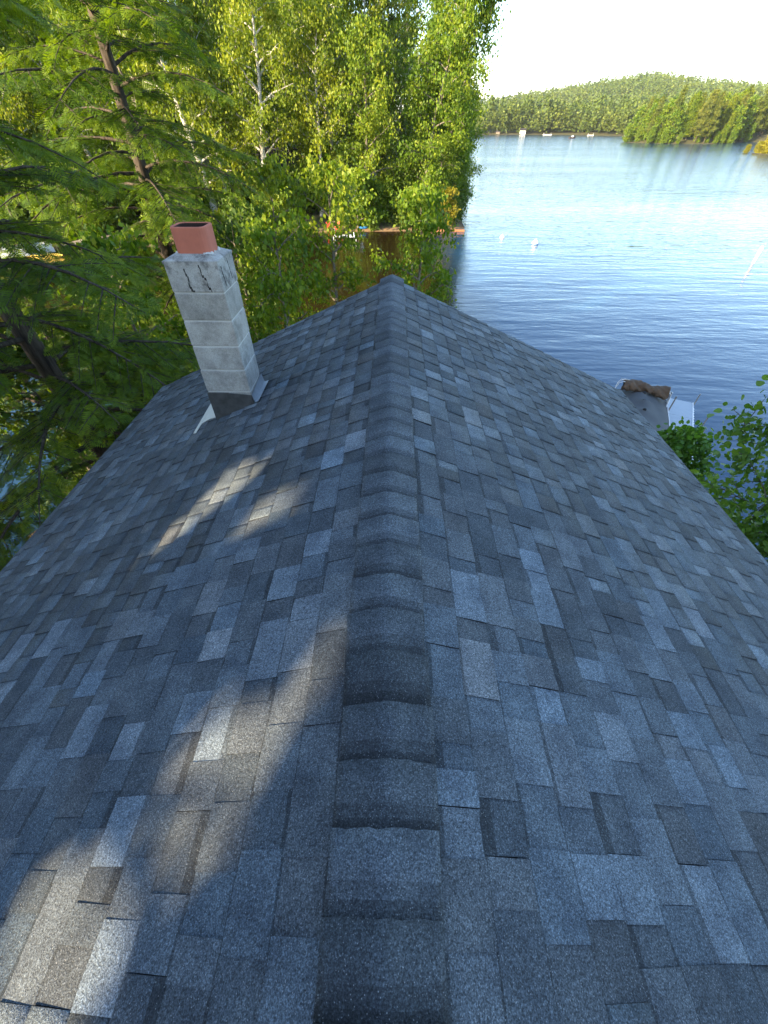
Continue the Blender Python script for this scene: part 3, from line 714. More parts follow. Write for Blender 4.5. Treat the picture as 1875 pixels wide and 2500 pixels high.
# birches and pines on the spit across the cove
SPIT = 'birches along the far side of the cove'
b1 = plant('birch_tree', decid(31, 19, 4.4, .12, 30, 8, 24, .26, .42, .9, (2.2, 0), .32), M['birch'], M['bark_birch'], (-14.5, 56.5, gz(-14.5, 56.5)), .2, 'white-trunked birch leaning over the cove', 'tree', SPIT)
b2 = plant('birch_tree', decid(32, 16, 4.0, .10, 28, 8, 24, .26, .42, .9, (1.5, -1), .24), M['birch'], M['bark_birch'], (-8.5, 58.5, gz(-8.5, 58.5)), .9, 'yellow-green birch on the spit behind the red chair', 'tree', SPIT)
b3 = plant('broadleaf_tree', decid(33, 18, 4.9, .06, 34, 8, 22, .28, .45, .8, (3.4, -.5), .24), M['maple'], M['bark_pale'], (3.6, 59.8, gz(3.6, 59.8)), .1, 'green tree at the tip of the spit leaning out over open water', 'tree', SPIT)
b4 = plant('broadleaf_tree', decid(34, 15, 4.2, .08, 28, 8, 24, .26, .45, .8, (.5, -.5), .22), M['maple'], M['bark_pale'], (-3.2, 58.5, gz(-3.2, 58.5)), .5, 'bushy green tree in the middle of the spit', 'tree', SPIT)
p1 = plant('pine_tree', pine(41, 25, 6.0, 4.6, 26), M['pine'], M['bark'], (-1.5, 70, gz(-1.5, 70)), .3, 'tall dark white pine standing up behind the birches of the spit')
plant('leaning_tree', decid(36, 17.5, 3.0, .30, 22, 7, 18, .28, .40, .8, (5.2, -.3), .2), M['maple'], M['bark_pale'], (5.0, 60.6, gz(5.0, 60.6)), 0, 'thin-crowned tree leaning out farthest over the open water at the spit')
again(b3, 5.2, 61.5, 1.7, .78, 'smaller green tree at the spit end beside open water')
again(b4, 5.4, 58.8, 2.2, .52, 'low green tree just behind the yellow bush on the spit')
again(b2, -19.5, 58.0, 2.0, 1.02, 'birch left of the leaning white trunk across the cove')
plant('yellow_bush', decid(51, 3.4, 1.35, .05, 16, 6, 16, .22, .20, .3), M['bush'], M['bark_pale'], (6.3, 57.5, gz(6.3, 57.5)), 0, 'bright yellow-green bush on the tip of the spit', 'bush')
FOR = 'sunlit trees in the wood across the cove'
rf = np.random.default_rng(5); n_f = 0
protos = [(b1, 'birch'), (b2, 'birch'), (b3, 'leafy'), (b4, 'leafy'), (p1, 'pine')]
FL = {'birch': 'sunlit birch in the wood behind the cove shore', 'leafy': 'sunlit leafy tree in the wood behind the cove shore', 'pine': 'dark pine among the sunlit wood behind the cove shore'}
spots = []
for row, (yb_, xs) in enumerate([(59, np.arange(-66, -16, 5.0)), (66, np.arange(-72, 2, 5.0)), (75, np.arange(-80, 2, 5.5)), (88, np.arange(-92, 8, 6.5)), (106, np.arange(-100, 14, 8.0))]):
    for x in xs: spots.append((x + rf.uniform(-2, 2), yb_ + rf.uniform(-4, 4) - max(0, -x - 40) * .25, row))
for x, y, row in spots:
    pi_ = int(rf.choice(5, p=[.30, .25, .2, .15, .10])); pr, nm = protos[pi_]
    again(pr, x, y, rf.uniform(0, 6.28), rf.uniform(.85, 1.2) * (1.0 if row < 2 else 1.2), FL[nm], FOR + ' (' + nm + ')')

for i, (x, y, sc, lb) in enumerate([(7.2, 62.5, .62, 'green tree on the open-water edge of the spit, next to the tip'), (8.2, 67.5, .7, 'green tree on the open-water edge of the spit, second from the tip'), (8.6, 74, .8, 'green tree on the open-water edge of the spit, third from the tip'), (9.4, 83, .9, 'green tree on the open-water edge of the spit, farthest from the tip')]):
    again((b4, b3)[i % 2], x, y, 1.3 * i + .4, sc, lb)
SHR = 'shrubs along the cove shore'
s1 = plant('shore_shrub', decid(55, 3.6, 1.8, .04, 15, 6, 18, .28, .28, .5), M['maple'], M['bark_pale'], (-1.0, 57.6, gz(-1, 57.6)), 0, 'leafy shrub under the trees along the cove shore', 'bush', SHR)
s2 = plant('shore_shrub', decid(56, 3.0, 1.7, .04, 15, 6, 18, .28, .28, .5), M['dark_leaf'], M['bark_pale'], (2.2, 57.8, gz(2.2, 57.8)), 0, 'dark leafy shrub under the trees along the cove shore', 'bush', SHR + ' (dark)')
for i in range(60):
    x = rf.uniform(-64, 5.0); y = float(np.interp(x, [-60, -36, -14, -4, 4], [40, 47.5, 53, 55, 56])) + rf.uniform(1.0, 8); k = i % 2
    again((s1, s2)[k], x, y, rf.uniform(0, 6), rf.uniform(.7, 1.5))
for x, y, sc in ((7.0, 59.2, .8), (7.6, 61.0, .9), (8.0, 64.0, 1.0), (8.4, 70.0, 1.0), (4.6, 57.4, .6), (1.8, 56.9, .5), (-2.2, 56.0, .5)):
    again(s2, x, y, x, sc)
# unseen trees up-sun shade the roof, crowns cut so sun lands in set patches
def roof_pt(x, y):
    d = ray(x, y); t = -H / (d[2] - T * d[0]); return d * t
S_ = 1875 / 1659
PATCH = [([(205, 1310), (325, 1185), (430, 1080), (480, 1020), (600, 985), (595, 1012), (505, 1065), (435, 1150), (335, 1215)], 0.0),
         ([(322, 1115), (385, 1078), (378, 1056), (330, 1092)], 0.0),
         ([(450, 1180), (560, 1075), (705, 1000), (722, 1032), (610, 1130), (480, 1195)], .18),
         ([(0, 2330), (-60, 2080), (130, 1850), (185, 1620), (240, 1600), (275, 1700), (350, 1640), (500, 1490), (612, 1425), (600, 1600), (565, 1830), (470, 1920), (410, 2100), (370, 2330)], .10),
         ([(440, 1660), (500, 1505), (608, 1440), (598, 1600), (525, 1700)], 0.0), ([(230, 1790), (300, 1660), (400, 1640), (335, 1790), (200, 1960)], .05),
         ([(60, 2150), (180, 1950), (330, 1880), (420, 1990), (330, 2200)], .06),
         ([(648, 1500), (700, 1375), (775, 1305), (768, 1375), (722, 1475), (660, 1575)], .04), ([(100, 1175), (130, 1145), (165, 1138), (135, 1170)], .1),
         ([(165, 1395), (185, 1365), (210, 1355), (195, 1385)], .1)]
PATCH = [(np.array([roof_pt(x * S_, y * S_)[:2] for x, y in P]), k) for P, k in PATCH]
def inside(P, x, y):
    r = np.zeros(len(x), bool); n = len(P)
    for i in range(n):
        x0, y0 = P[i]; x1, y1 = P[(i + 1) % n]
        c = ((y0 > y) != (y1 > y)) & (x < (x1 - x0) * (y - y0) / (y1 - y0 + 1e-12) + x0); r ^= c
    return r
def thin(Q, tt, loc, rz, rg):  # drops leaves so sun reaches the chosen roof patches
    C = Q.mean(1); c, s = math.cos(rz), math.sin(rz)
    L = np.stack([C[:, 0] * c - C[:, 1] * s, C[:, 0] * s + C[:, 1] * c, C[:, 2]], 1) + np.array(loc)
    t = (RZ + T * L[:, 0] - L[:, 2]) / (SUN_D[2] - T * SUN_D[0]); hx, hy = L[:, 0] + t * SUN_D[0], L[:, 1] + t * SUN_D[1]
    keep = np.ones(len(C), bool)
    for P, k in PATCH:
        e = .06 if k == 0 else .03; hit = inside(P, hx, hy)
        for dx, dy in ((e, e), (-e, -e), (e, -e), (-e, e)): hit |= inside(P, hx + dx, hy + dy)
        a_, b_ = hx * .64 + hy * .77, -hx * .77 + hy * .64                     # along / across the light
        streak = np.sin(b_ * 17 + 1.5 * np.sin(a_ * 3.1)) + .8 * np.sin(b_ * 31 + a_ * 2.3 + 1.0)
        kk_ = k if k < .05 else np.where(streak > 0, k * .25, k * 2.6)
        keep &= ~(hit & (rg.random(len(C)) > kk_))
    return Q[keep], tt[keep]
rs_ = np.random.default_rng(77)
A2 = np.array([math.cos(SUN_PHI), math.sin(SUN_PHI)]); P2 = np.array([-A2[1], A2[0]])
SHD = ['broad oak behind the camera side of the roof, nearest its ridge', 'oak standing up-sun of the chimney side eave', 'oak shading the hemlock by the left eave', 'oak set back behind the cabin', 'tallest oak behind the roof, set between two others', 'small oak standing close to the left eave behind the camera']
for i, (al, la, h_, cr) in enumerate([(-13.5, 2.0, 17.5, 5.0), (-15.0, 7.0, 18, 5.0), (-17, 9.6, 15, 3.8), (-14.5, -3.2, 17, 4.8), (-20, 4.6, 20, 5.0), (-9.2, 4.3, 13.5, 3.6)]):  # last oak is added out of view to darken the left slope
    xy = A2 * al + P2 * la; loc = (xy[0], xy[1], gz(xy[0], xy[1])); tm, Q, tt = decid(60 + i, h_, cr, .22, 34, 8, 34, .34, .42, .4, asp=.42, oval=.35)
    Q, tt = thin(Q, tt, loc, .5 * i, rs_)
    plant('oak_tree', (tm, Q, tt), M['dark_leaf'], M['bark'], loc, .5 * i, SHD[i])

# alder sapling beside the right eave: its nearest leaves are pieces of their own
def alder(name, seed, h, cr, loc, label, singles):
    tm, Q, tt = decid(seed, h, cr, .25, 30, 8, 13, .105, .14, .35, tr=.03, asp=.42)
    root = thing(name, label, 'tree', loc, .3 * seed); obj('trunk', tm, root, M['bark_pale'])
    C = Q.mean(1); c, s = math.cos(.3 * seed), math.sin(.3 * seed)
    Lw = np.stack([C[:, 0] * c - C[:, 1] * s, C[:, 0] * s + C[:, 1] * c, C[:, 2]], 1) + np.array(loc)
    rg = np.random.default_rng(seed)
    # rounded leaves, folded along the midrib
    base, tip = Q[:, 0], Q[:, 2]; wv = (Q[:, 1] - Q[:, 3]) / 2; A = tip - base; nn = unit(np.cross(A, wv)) * np.linalg.norm(wv, axis=1)[:, None] * .25
    sh = [(0, 0, 0), (.12, .72, 1), (.42, 1.0, 1), (.75, .66, 1), (1.0, 0, 0), (.75, -.66, 1), (.42, -1.0, 1), (.12, -.72, 1)]
    V8 = np.stack([base + A * a + wv * b + nn * e for a, b, e in sh], 1)
    order = np.argsort(-Lw[:, 2]) if singles else np.arange(len(C))
    uni = np.array([(a, b * .38, e * .09) for a, b, e in sh]); ume = bpy.data.meshes.new('leaf')
    ume.from_pydata([tuple(p) for p in uni], [], [(0, 1, 2), (0, 2, 3), (0, 3, 4), (0, 4, 5), (0, 5, 6), (0, 6, 7)]); ume.materials.append(M['alder'])
    cols = []
    umes = []
    for tv in (.1, .3, .5, .7, .9):
        mm = ume.copy(); a = mm.attributes.new('tint', 'FLOAT_VECTOR', 'FACE'); a.data.foreach_set('vector', [tv, 0, 0] * 6); umes.append(mm)
    px, py, d = proj(Lw); vis = (d > 0) & (px > 0) & (px < 1875) & (py > 0) & (py < 2500)
    order = np.argsort(np.where(vis, d, 1e6) + rg.random(len(d)) * 1.0)[:singles]
    for i in order:
        x = A[i]; l = np.linalg.norm(x); x = x / l; y = unit(wv[i]); z = np.cross(x, y)
        m4 = Matrix([[x[k] * l, y[k] * l, z[k] * l, base[i][k]] for k in range(3)] + [[0, 0, 0, 1]])
        o = bpy.data.objects.new('leaf', umes[int(np.clip(tt[i] * 5, 0, 4))]); link(o, root); o.matrix_basis = m4
    rest = np.setdiff1d(np.arange(len(C)), order)
    F8 = np.arange(len(rest) * 8).reshape(-1, 8); tn = np.zeros((len(rest), 3)); tn[:, 0] = tt[rest]
    cr_ = obj('crown', mesh_np('crown', V8[rest].reshape(-1, 3), F8, None, tn), root, M['alder']); cr_['kind'] = 'stuff'
    return root
alder('alder_sapling', 71, 6.6, 1.85, (6.45, 5.1, gz(6.4, 5.1)), 'round-leaved alder sapling beside the right eave, tallest of its clump', 160)
alder('alder_sapling', 73, 5.3, 1.5, (6.3, 3.4, gz(6.2, 3.4)), 'low alder sapling tucked under the right eave', 60)
alder('alder_sapling', 72, 4.3, 1.1, (6.5, 7.2, gz(6.4, 7.2)), 'slim alder sapling in front of the pale dock', 80)

# ------------------------------------------------------------------ island, point and far shore
IS = 'tall trees covering the wooded island'
i1 = plant('island_tree', pine(81, 20, 3, 4.2, 16, .8), M['pine'], M['bark'], (160, 340, gz(160, 340)), 0, 'tall pine on the wooded island', 'tree', IS + ' (pine)')
i2 = plant('island_tree', decid(82, 15, 4.6, .04, 20, 5, 10, 1.1, .8, .3), M['maple'], M['bark_pale'], (170, 335, gz(170, 335)), 0, 'rounded sunlit tree on the wooded island', 'tree', IS + ' (leafy)')
i3 = plant('island_tree', pine(83, 18, 1.5, 3.4, 18, .9), M['birch'], M['bark_pale'], (180, 335, gz(180, 335)), 0, 'pointed green tree on the wooded island', 'tree', IS + ' (pointed)')
ri = np.random.default_rng(9)
LI = ['tall pine on the wooded island', 'rounded sunlit tree on the wooded island', 'pointed green tree on the wooded island']; GI = [' (pine)', ' (leafy)', ' (pointed)']; cnt = 0
while cnt < 150:
    if cnt < 42: x, y = ri.uniform(150, 218), ri.uniform(326, 378)
    else: x, y = ri.uniform(195, 360), ri.uniform(345, 460)
    if terrain(x, y) < .2: continue
    k = int(ri.choice(3, p=[.35, .35, .3])); again((i1, i2, i3)[k], x, y, ri.uniform(0, 6.28), ri.uniform(.8, 1.15) * (1 if cnt < 42 else 1.1), LI[k], IS + GI[k]); cnt += 1
cnt = 0
while cnt < 34:
    x, y = (ri.uniform(148, 222), ri.uniform(322, 360)) if cnt < 24 else (ri.uniform(200, 330), ri.uniform(340, 430))
    if not -.3 < float(terrain(x, y)) < .7: continue
    again(i2, x, y, ri.uniform(0, 6.28), ri.uniform(.3, .55), 'small rounded tree at the waterline of the wooded island', 'small trees along the island waterline', z=min(0.0, float(terrain(x, y)))); cnt += 1
w1 = plant('willow_bush', decid(85, 8.5, 4.4, .02, 20, 7, 14, .9, .6, .6), M['bush'], M['bark_pale'], (154.5, 217.5, gz(154.5, 217.5)), 0, 'golden bushy tree on the low grassy point', 'bush', 'golden bushes on the low point')
for x, y, s in ((155, 222, 1.0), (162, 225, 1.2), (170, 224, 1.1), (149, 226.5, .3), (152, 224, .4), (163, 217, .9)):
    again(w1, x, y, x, s, 'golden bushy tree on the low grassy point', 'golden bushes on the low point')

# the far wood: a single mass of crowns
rw = np.random.default_rng(12)
def clump(rg, conifer, n, sz):
    h, r = (1.0, .23) if conifer else (.78, .36); t = rg.random(n)
    rr = r * (1 - t) ** .8 + .03 if conifer else r * np.sqrt(np.clip(1 - (2 * t - 1) ** 2, .05, 1))
    a = rg.random(n) * 6.283; C = np.stack([rr * np.cos(a), rr * np.sin(a), (.06 if conifer else .16) + t * h * .94], 1)
    A = unit(np.stack([np.cos(a), np.sin(a), np.full(n, -.35 if conifer else .2)], 1) + rg.normal(0, .45, (n, 3))) * sz
    Wd = unit(np.cross(A, rg.normal(0, 1, (n, 3)))) * sz * .42
    return hquads(C - A * .5, A, Wd)
TP = [(clump(rw, True, 150, .10), .0) for _ in range(3)] + [(clump(rw, False, 140, .10), .0) for _ in range(3)]
FAR = [(clump(rw, True, 30, .14), 0) for _ in range(3)] + [(clump(rw, False, 28, .14), 0) for _ in range(3)]
QF, TF = [], []
def scatter(n, r0, r1, tpl, smin, smax):
    c = 0
    az = np.radians(rw.uniform(3, 44, n)); r = np.sqrt(rw.uniform(r0 ** 2, r1 ** 2, n)); x, y = r * np.sin(az), r * np.cos(az); z = terrain(x, y)
    for xi, yi, zi in zip(x, y, z):
        if zi < .4: continue
        k = int(rw.integers(0, 6)); s = rw.uniform(smin, smax) * (1.0 if k < 3 else .9); a = rw.random() * 6.28
        q = tpl[k][0] * s; ca, sa = math.cos(a), math.sin(a)
        q = np.stack([q[..., 0] * ca - q[..., 1] * sa, q[..., 0] * sa + q[..., 1] * ca, q[..., 2]], -1) + np.array([xi, yi, zi - .5])
        QF.append(q); TF.append(np.clip(rw.random() * .40 + (.0 if k < 3 else .24) + .20 * math.sin(xi * .021 + 1.7 * math.sin(yi * .013)) * math.cos(yi * .017) + rw.random(len(q)) * .3, 0, 1))
scatter(900, 570, 680, TP, 13, 28); scatter(9000, 680, 1580, FAR, 8, 24)
ff = obj('far_forest', leaves_mesh('far_forest', np.concatenate(QF), np.concatenate(TF)), mat=M['far'])
tag(ff, 'unbroken green forest covering the far shore and its hill', 'forest', kind='stuff')

# ------------------------------------------------------------------ pontoon boat and dock
dv = np.array([-.4, -.917]); dv /= np.linalg.norm(dv); ang = math.atan2(dv[1], dv[0])     # bow points to the shore
bx, by = 10.12 + dv[0] * 0.0, 14.6 + dv[1] * 0.0
boat = thing('pontoon_boat', 'pontoon boat under a grey cover with a rolled brown bimini', 'boat', (bx, by, 0), ang)
for s in (-1, 1):
    MB().tube([(-.5, s * .68, .12), (-.3, s * .68, .14), (4.6, s * .68, .14), (5.1, s * .68, .22), (5.4, s * .68, .34)], [.10, .26, .26, .2, .04], 14).build('pontoon', M['alu'], boat, True)
MB().box(-.45, 5.1, -.98, .98, .40, .48).build('deck', M['dock'], boat)
mb = MB()
for s in (-1, 1): mb.box(-.4, 5.0, s * .96 - .015, s * .96 + .015, .48, 1.02)
mb.box(-.4, -.37, -.94, .94, .48, 1.02); mb.box(4.97, 5.0, -.94, .94, .48, 1.02); mb.build('fence', M['white_metal'], boat)
nu, nv = 25, 70; us = np.linspace(-1, 1, nu); vs_ = np.linspace(-.42, 5.05, nv)
U_, V_ = np.meshgrid(us, vs_); ztop = 1.06 + .16 * (1 - U_ ** 2)
for pv in (.28, .92, 1.65, 2.6, 3.7): ztop += .24 * np.exp(-np.hypot(U_ * .95, (V_ - pv)) / .34)
rb = np.random.default_rng(2)
for _ in range(14):
    a, f0, p0 = rb.uniform(-.6, .6), rb.uniform(4, 11), rb.uniform(0, 6); ztop += .008 * np.sin((U_ * math.cos(a) * .9 + V_ * math.sin(a)) * f0 + p0) * (1 - .4 * abs(U_))
ztop -= .05 * np.clip(abs(U_) - .8, 0, 1) * 5 * .6
Vt = np.stack([V_, U_ * 1.0, ztop], -1).reshape(-1, 3)
i = np.arange(nv - 1)[:, None] * nu; j = np.arange(nu - 1)[None]; Qc = np.stack([i + j, i + nu + j, i + nu + j + 1, i + j + 1], -1).reshape(-1, 4)
sk, sq = [], []; b0 = len(Vt)
for side in (0, nu - 1):
    c0 = b0 + len(sk)
    for v in range(nv):
        x, y, z = Vt[v * nu + side]; sk.append((x, y * (1.0 + .012 * math.sin(v * 1.3)), .70 + .03 * math.sin(v * .9)))
    for v in range(nv - 1):
        q = (v * nu + side, c0 + v, c0 + v + 1, (v + 1) * nu + side); sq.append(q if side else q[::-1])
cv = obj('mooring_cover', mesh_np('mooring_cover', np.concatenate([Vt, np.array(sk)]), np.concatenate([Qc[:, ::-1], np.array(sq)]), smooth=True), boat, M['cover'])
for pv in (.28, .92, 1.65, 2.6, 3.7):
    MB().tube([(pv, 0, 1.40), (pv, 0, 1.50), (pv, 0, 1.525)], [.075, .065, .03], 10).build('pole_cap', M['black'], cv)
n1, n2 = 110, 26; Pw = []
for a in range(n1):
    t = a / (n1 - 1); y = -.78 + 1.66 * t
    for b in range(n2):
        th = b / n2 * 2 * math.pi
        r = .18 + .02 * math.sin(t * 7 + 1) + .030 * math.sin(t * 23 + 4 * math.sin(th + .5)) * max(0.15, math.sin(th + .9)) + .030 * math.sin(th * 2 + t * 11) + .014 * math.sin(t * 47 + th * 5) + .012 * math.sin(t * 31 - th * 4)
        if a in (0, n1 - 1): r *= .5
        r *= 1 - .13 * math.exp(-((t - .47 - .03 * math.sin(th)) / .03) ** 2)
        r *= 1.0 + .30 * max(0, -math.sin(th)) * (.5 + .5 * math.sin(t * 5 + 2))
        Pw.append((-.12 + 1.25 * r * math.cos(th), y + .03 * math.sin(th * 2 + t * 9), 1.50 + .95 * r * math.sin(th) + .03 * math.sin(t * 6)))
i = np.arange(n1 - 1)[:, None] * n2; j = np.arange(n2)[None]; kk = (j + 1) % n2
bim = obj('bimini_roll', mesh_np('bimini_roll', Pw, np.stack([i + j, i + kk, i + n2 + kk, i + n2 + j], -1).reshape(-1, 4), smooth=True), boat, M['canvas']); bim['label'] = 'rolled brown canvas bimini top'
mb = MB()
for dx, dz in ((-.03, .12), (-.16, .17), (-.29, .08)):
    mb.tube([(dx * .4 + .3, -.97, .98), (dx * .6 - .02, -1.0, 1.3 + dz * .5), (dx, -.93, 1.46 + dz), (dx, -.8, 1.52 + dz), (dx, -.6, 1.52 + dz)], .016, 7)
    mb.tube([(dx * .4 + .3, .97, .98), (dx * .6 - .02, 1.0, 1.3 + dz * .4), (dx, .95, 1.40 + dz * .6), (dx, .8, 1.48 + dz * .6)], .016, 7)
mb.tube([(-.35, .99, .75), (-.2, 1.0, 1.15), (-.12, .99, 1.52)], .03, 7); mb.tube([(-.42, 1.015, 1.06), (5.0, 1.015, 1.06)], .02, 7)
mb.build('bimini_frame', M['white_metal'], boat, True)
d0, d1 = np.array([12.55, 15.6]), np.array([8.3, 7.8]); dd = unit(d1 - d0); Ld = np.linalg.norm(d1 - d0)
dock = thing('dock', 'pale panel dock on pipe posts beside the covered boat', 'dock', (d0[0], d0[1], 0), math.atan2(dd[1], dd[0]))
npn = 6
for i in range(npn):
    a, b = Ld * i / npn + .008, Ld * (i + 1) / npn - .008
    MB().box(a, b, -.50, .50, .46, .50, .006).build('deck_panel', M['dock'], dock)
for s in (-1, 1): MB().box(0, Ld, s * .52 - .025, s * .52 + .015, .36, .515).build('side_rail', M['white_metal'], dock)
for a, s, h in ((.05, 1, .95), (3.0, 1, 1.45), (3.15, 1, 1.0), (2.35, -1, 1.62), (.15, -1, .8), (5.6, 1, 1.1), (5.6, -1, 1.1), (8.2, 1, .9), (8.2, -1, .9)):
    y = s * .565 + (.1 if (a, s) == (3.15, 1) else 0)
    MB().tube([(a, y, -1.6), (a, y, h)], .026, 8).build('post', M['rustpipe'], dock)
mb = MB()
for i in range(14): a = .4 + i * .22; mb.tube([(a, .545, .42), (a, .575, .42), (a, .60, .42)], [.03, .035, .01], 6)
mb.build('bumper_strip', M['white_metal'], dock)
rr = np.random.default_rng(4)
def rock(x, y, s, label, grp=None):
    import mathutils
    V = []; n1, n2 = 7, 10
    for a in range(n1):
        for b in range(n2):
            p = math.pi * a / (n1 - 1); t = 2 * math.pi * b / n2; v = Vector((math.sin(p) * math.cos(t), math.sin(p) * math.sin(t), math.cos(p)))
            v *= 1 + .22 * mathutils.noise.noise(v * 1.7 + Vector((x, y, 0))); V.append((v.x * s, v.y * s * .8, v.z * s * .6))
    Q = [(a * n2 + b, (a + 1) * n2 + b, (a + 1) * n2 + (b + 1) % n2, a * n2 + (b + 1) % n2) for a in range(n1 - 1) for b in range(n2)]
    o = obj('shore_rock', mesh_np('shore_rock', V, Q, smooth=True), mat=M['rock']); o.location = (x, y, float(terrain(x, y)) + s * .2); tag(o, label, 'rock', grp)
for i in range(16):
    y = rr.uniform(-1, 9); rock(7.0 - .02 * y * y + rr.uniform(-.5, .5), y, rr.uniform(.25, .6), 'pale boulder on the shore below the right eave', 'boulders along the shore below the right eave')

# ------------------------------------------------------------------ things on the water and along the cove
def buoy(px, py, r, label, band):
    p = at(px, py, 0); b = thing('mooring_buoy', label, 'buoy', (p[0], p[1], 0), 0, 'mooring buoys')
    pts = [(0, 0, -.2 + r * 1.0 * k) for k in (0, .25, .7, 1.15, 1.55, 1.72)]; MB().tube(pts, [r * .5, r * .85, r, r * .95, r * .6, r * .2], 14).build('float', M['boatwhite'], b, True)
    MB().tube([(0, 0, -.2 + r * .62), (0, 0, -.2 + r * .78)], [r * 1.01, r * 1.015], 14, False).build('band', band, b, True)
    MB().tube([(0, 0, -.2 + r * 1.7), (0, 0, -.2 + r * 1.95)], [.03, .02], 6).build('ring', M['alu'], b)
buoy(1226, 580, .26, 'small round white buoy with an orange band', M['orange']); buoy(1306, 596, .34, 'larger white mooring buoy with a blue band', M['blue'])
p = at(1838, 643, 0); sb = thing('spar_buoy', 'white upright spar buoy out on the open lake', 'buoy', (p[0], p[1], 0))
MB().tube([(0, 0, -.6), (0, 0, .2), (0, 0, 1.1), (0, 0, 1.3)], [.10, .11, .16, .12], 10).build('spar', M['white_metal'], sb, True); MB().tube([(0, 0, 1.29), (0, 0, 1.36)], [.06, .05], 8).build('cap', M['white_metal'], sb)
def hull(L, B, D):
    st = [(-.5, .86, 0), (-.2, 1, 0), (.1, .98, .02), (.3, .78, .08), (.43, .42, .16), (.5, .03, .24)]; V, Q = [], []
    for x, w, z in st: V += [(x * L, -w * B / 2, D + z), (x * L, -w * B * .42, .12 + z * .6), (x * L, 0, -.12 + z * .9), (x * L, w * B * .42, .12 + z * .6), (x * L, w * B / 2, D + z)]
    for i in range(5):
        for j in range(4): Q.append((i * 5 + j, (i + 1) * 5 + j, (i + 1) * 5 + j + 1, i * 5 + j + 1))
    return V, Q + [(0, 1, 2, 3), (0, 3, 4, 4)][:1], st
def runabout(x, y, rz, label, mh, L=5.2):
    b = thing('motor_boat', label, 'boat', (x, y, 0), rz); V, Q, st = hull(L, 2.0, .75)
    mb = MB(); mb.add(V, Q + [(0, 3, 4)]); mb.build('hull', mh, b)
    mb = MB(); n = len(st); A = [(p * L, -w * .97, .76 + z) for p, w, z in st] + [(p * L, w * .97, .76 + z) for p, w, z in st]
    mb.add(A, [(i, i + 1, n + i + 1, n + i) for i in (2, 3, 4)]); mb.build('bow_deck', M['boatwhite'], b)
    MB().box(-L * .46, L * .08, -.82, .82, .30, .38).build('cockpit_floor', M['wood'], b)
    mb = MB(); mb.add([(L * .12, -.85, .78), (L * .2, 0, .80), (L * .12, .85, .78), (L * .04, -.75, 1.25), (L * .10, 0, 1.28), (L * .04, .75, 1.25)], [(0, 1, 4, 3), (1, 2, 5, 4)]); mb.build('windscreen', M['teal'], b)
    MB().box(-L * .5 - .35, -L * .5, -.2, .2, .5, 1.2, .05).build('outboard_motor', M['black'], b)
    for s in (-1, 1): MB().box(-.5, 0, s * .45 - .25, s * .45 + .25, .38, .8, .05).build('seat', M['boatwhite'], b)
p = at(60, 625, 0); runabout(p[0], p[1], .5, 'pale motor boat moored nearest the cabin side of the cove', M['boatwhite'])
p = at(115, 585, 0); runabout(p[0], p[1], 1.2, 'pale teal motor boat moored farther along the cove', M['teal'])
p = at(215, 580, 0); runabout(p[0], p[1], .3, 'white motor boat moored at the wooden landing', M['boatwhite'])
def kayak(px, py, rz, mat, label, z, sc=1.0):
    p = at(px, py, z); k = thing('kayak', label, 'kayak', (p[0], p[1], z), rz); k.scale = (sc, sc, sc)
    MB().tube([(-1.5, 0, .22), (-1.1, 0, .16), (0, 0, .14), (1.1, 0, .16), (1.5, 0, .22)], [.02, .2, .32, .2, .02], 12).build('hull', mat, k, True)
    MB().tube([(-.45, 0, .43), (0, 0, .47), (.45, 0, .43)], [.12, .2, .12], 10).build('cockpit_rim', M['black'], k, True)
kayak(112, 632, .35, M['yellow'], 'yellow kayak floating among the moored boats', -.05)
def landing(x, y, rz, L, Wd, label):
    d = thing('landing_dock', label, 'dock', (x, y, 0), rz); n = int(L / .28)
    for i in range(n): MB().box(i * .28 + .012, i * .28 + .268, -Wd / 2, Wd / 2, .40, .44).build('plank', M['wood'], d)
    for s in (-1, 1):
        MB().box(0, n * .28, s * Wd * .45 - .04, s * Wd * .45 + .04, .26, .397).build('beam', M['wood'], d)
        for a in (.1, L * .5, L - .2): MB().tube([(a, s * (Wd / 2 + .06), -1.8), (a, s * (Wd / 2 + .06), 1.0)], .05, 7).build('post', M['wood'], d)
landing(-30.2, 52.0, -1.9, 7.5, 1.5, 'weathered plank landing between the moored motor boats')
# the beach of the spit: chair, dock, toys and the timber edge
def chair(px, py, z, rz, mat, label):
    p = at(px, py, z); zg = max(float(terrain(p[0], p[1])), .05); c = thing('beach_chair', label, 'chair', (p[0], p[1], zg - .02), rz)
    MB().box(-.3, .3, -.3, .25, .36, .41).build('seat', mat, c)
    mb = MB(); mb.add([(-.3, .22, .38), (.3, .22, .38), (.34, .55, 1.05), (-.34, .55, 1.05), (-.3, .27, .36), (.3, .27, .36), (.34, .60, 1.03), (-.34, .60, 1.03)], [(0, 1, 2, 3), (7, 6, 5, 4), (0, 3, 7, 4), (1, 5, 6, 2), (3, 2, 6, 7), (0, 4, 5, 1)]); mb.build('backrest', mat, c)
    for sx in (-.27, .27):
        for sy in (-.26, .2): MB().box(sx - .03, sx + .03, sy - .03, sy + .03, 0, .37).build('leg', mat, c)
        MB().box(sx - .06 + .03 * (sx > 0), sx + .06 + .03 * (sx > 0), -.34, .3, .58, .62).build('armrest', mat, c)
chair(808, 556, .6, .5, M['red'], 'red plastic chair on the spit beach beside the swim dock'); chair(826, 553, .6, -.2, M['red'], 'red plastic chair turned to the lake on the spit beach')
chair(716, 548, .7, .2, M['boatwhite'], 'white chair under the leaning birch across the cove')
p = at(815, 578, .35); sd = thing('swim_dock', 'small white swim dock with a rail in front of the red chairs', 'dock', (p[0], p[1], 0), .25)
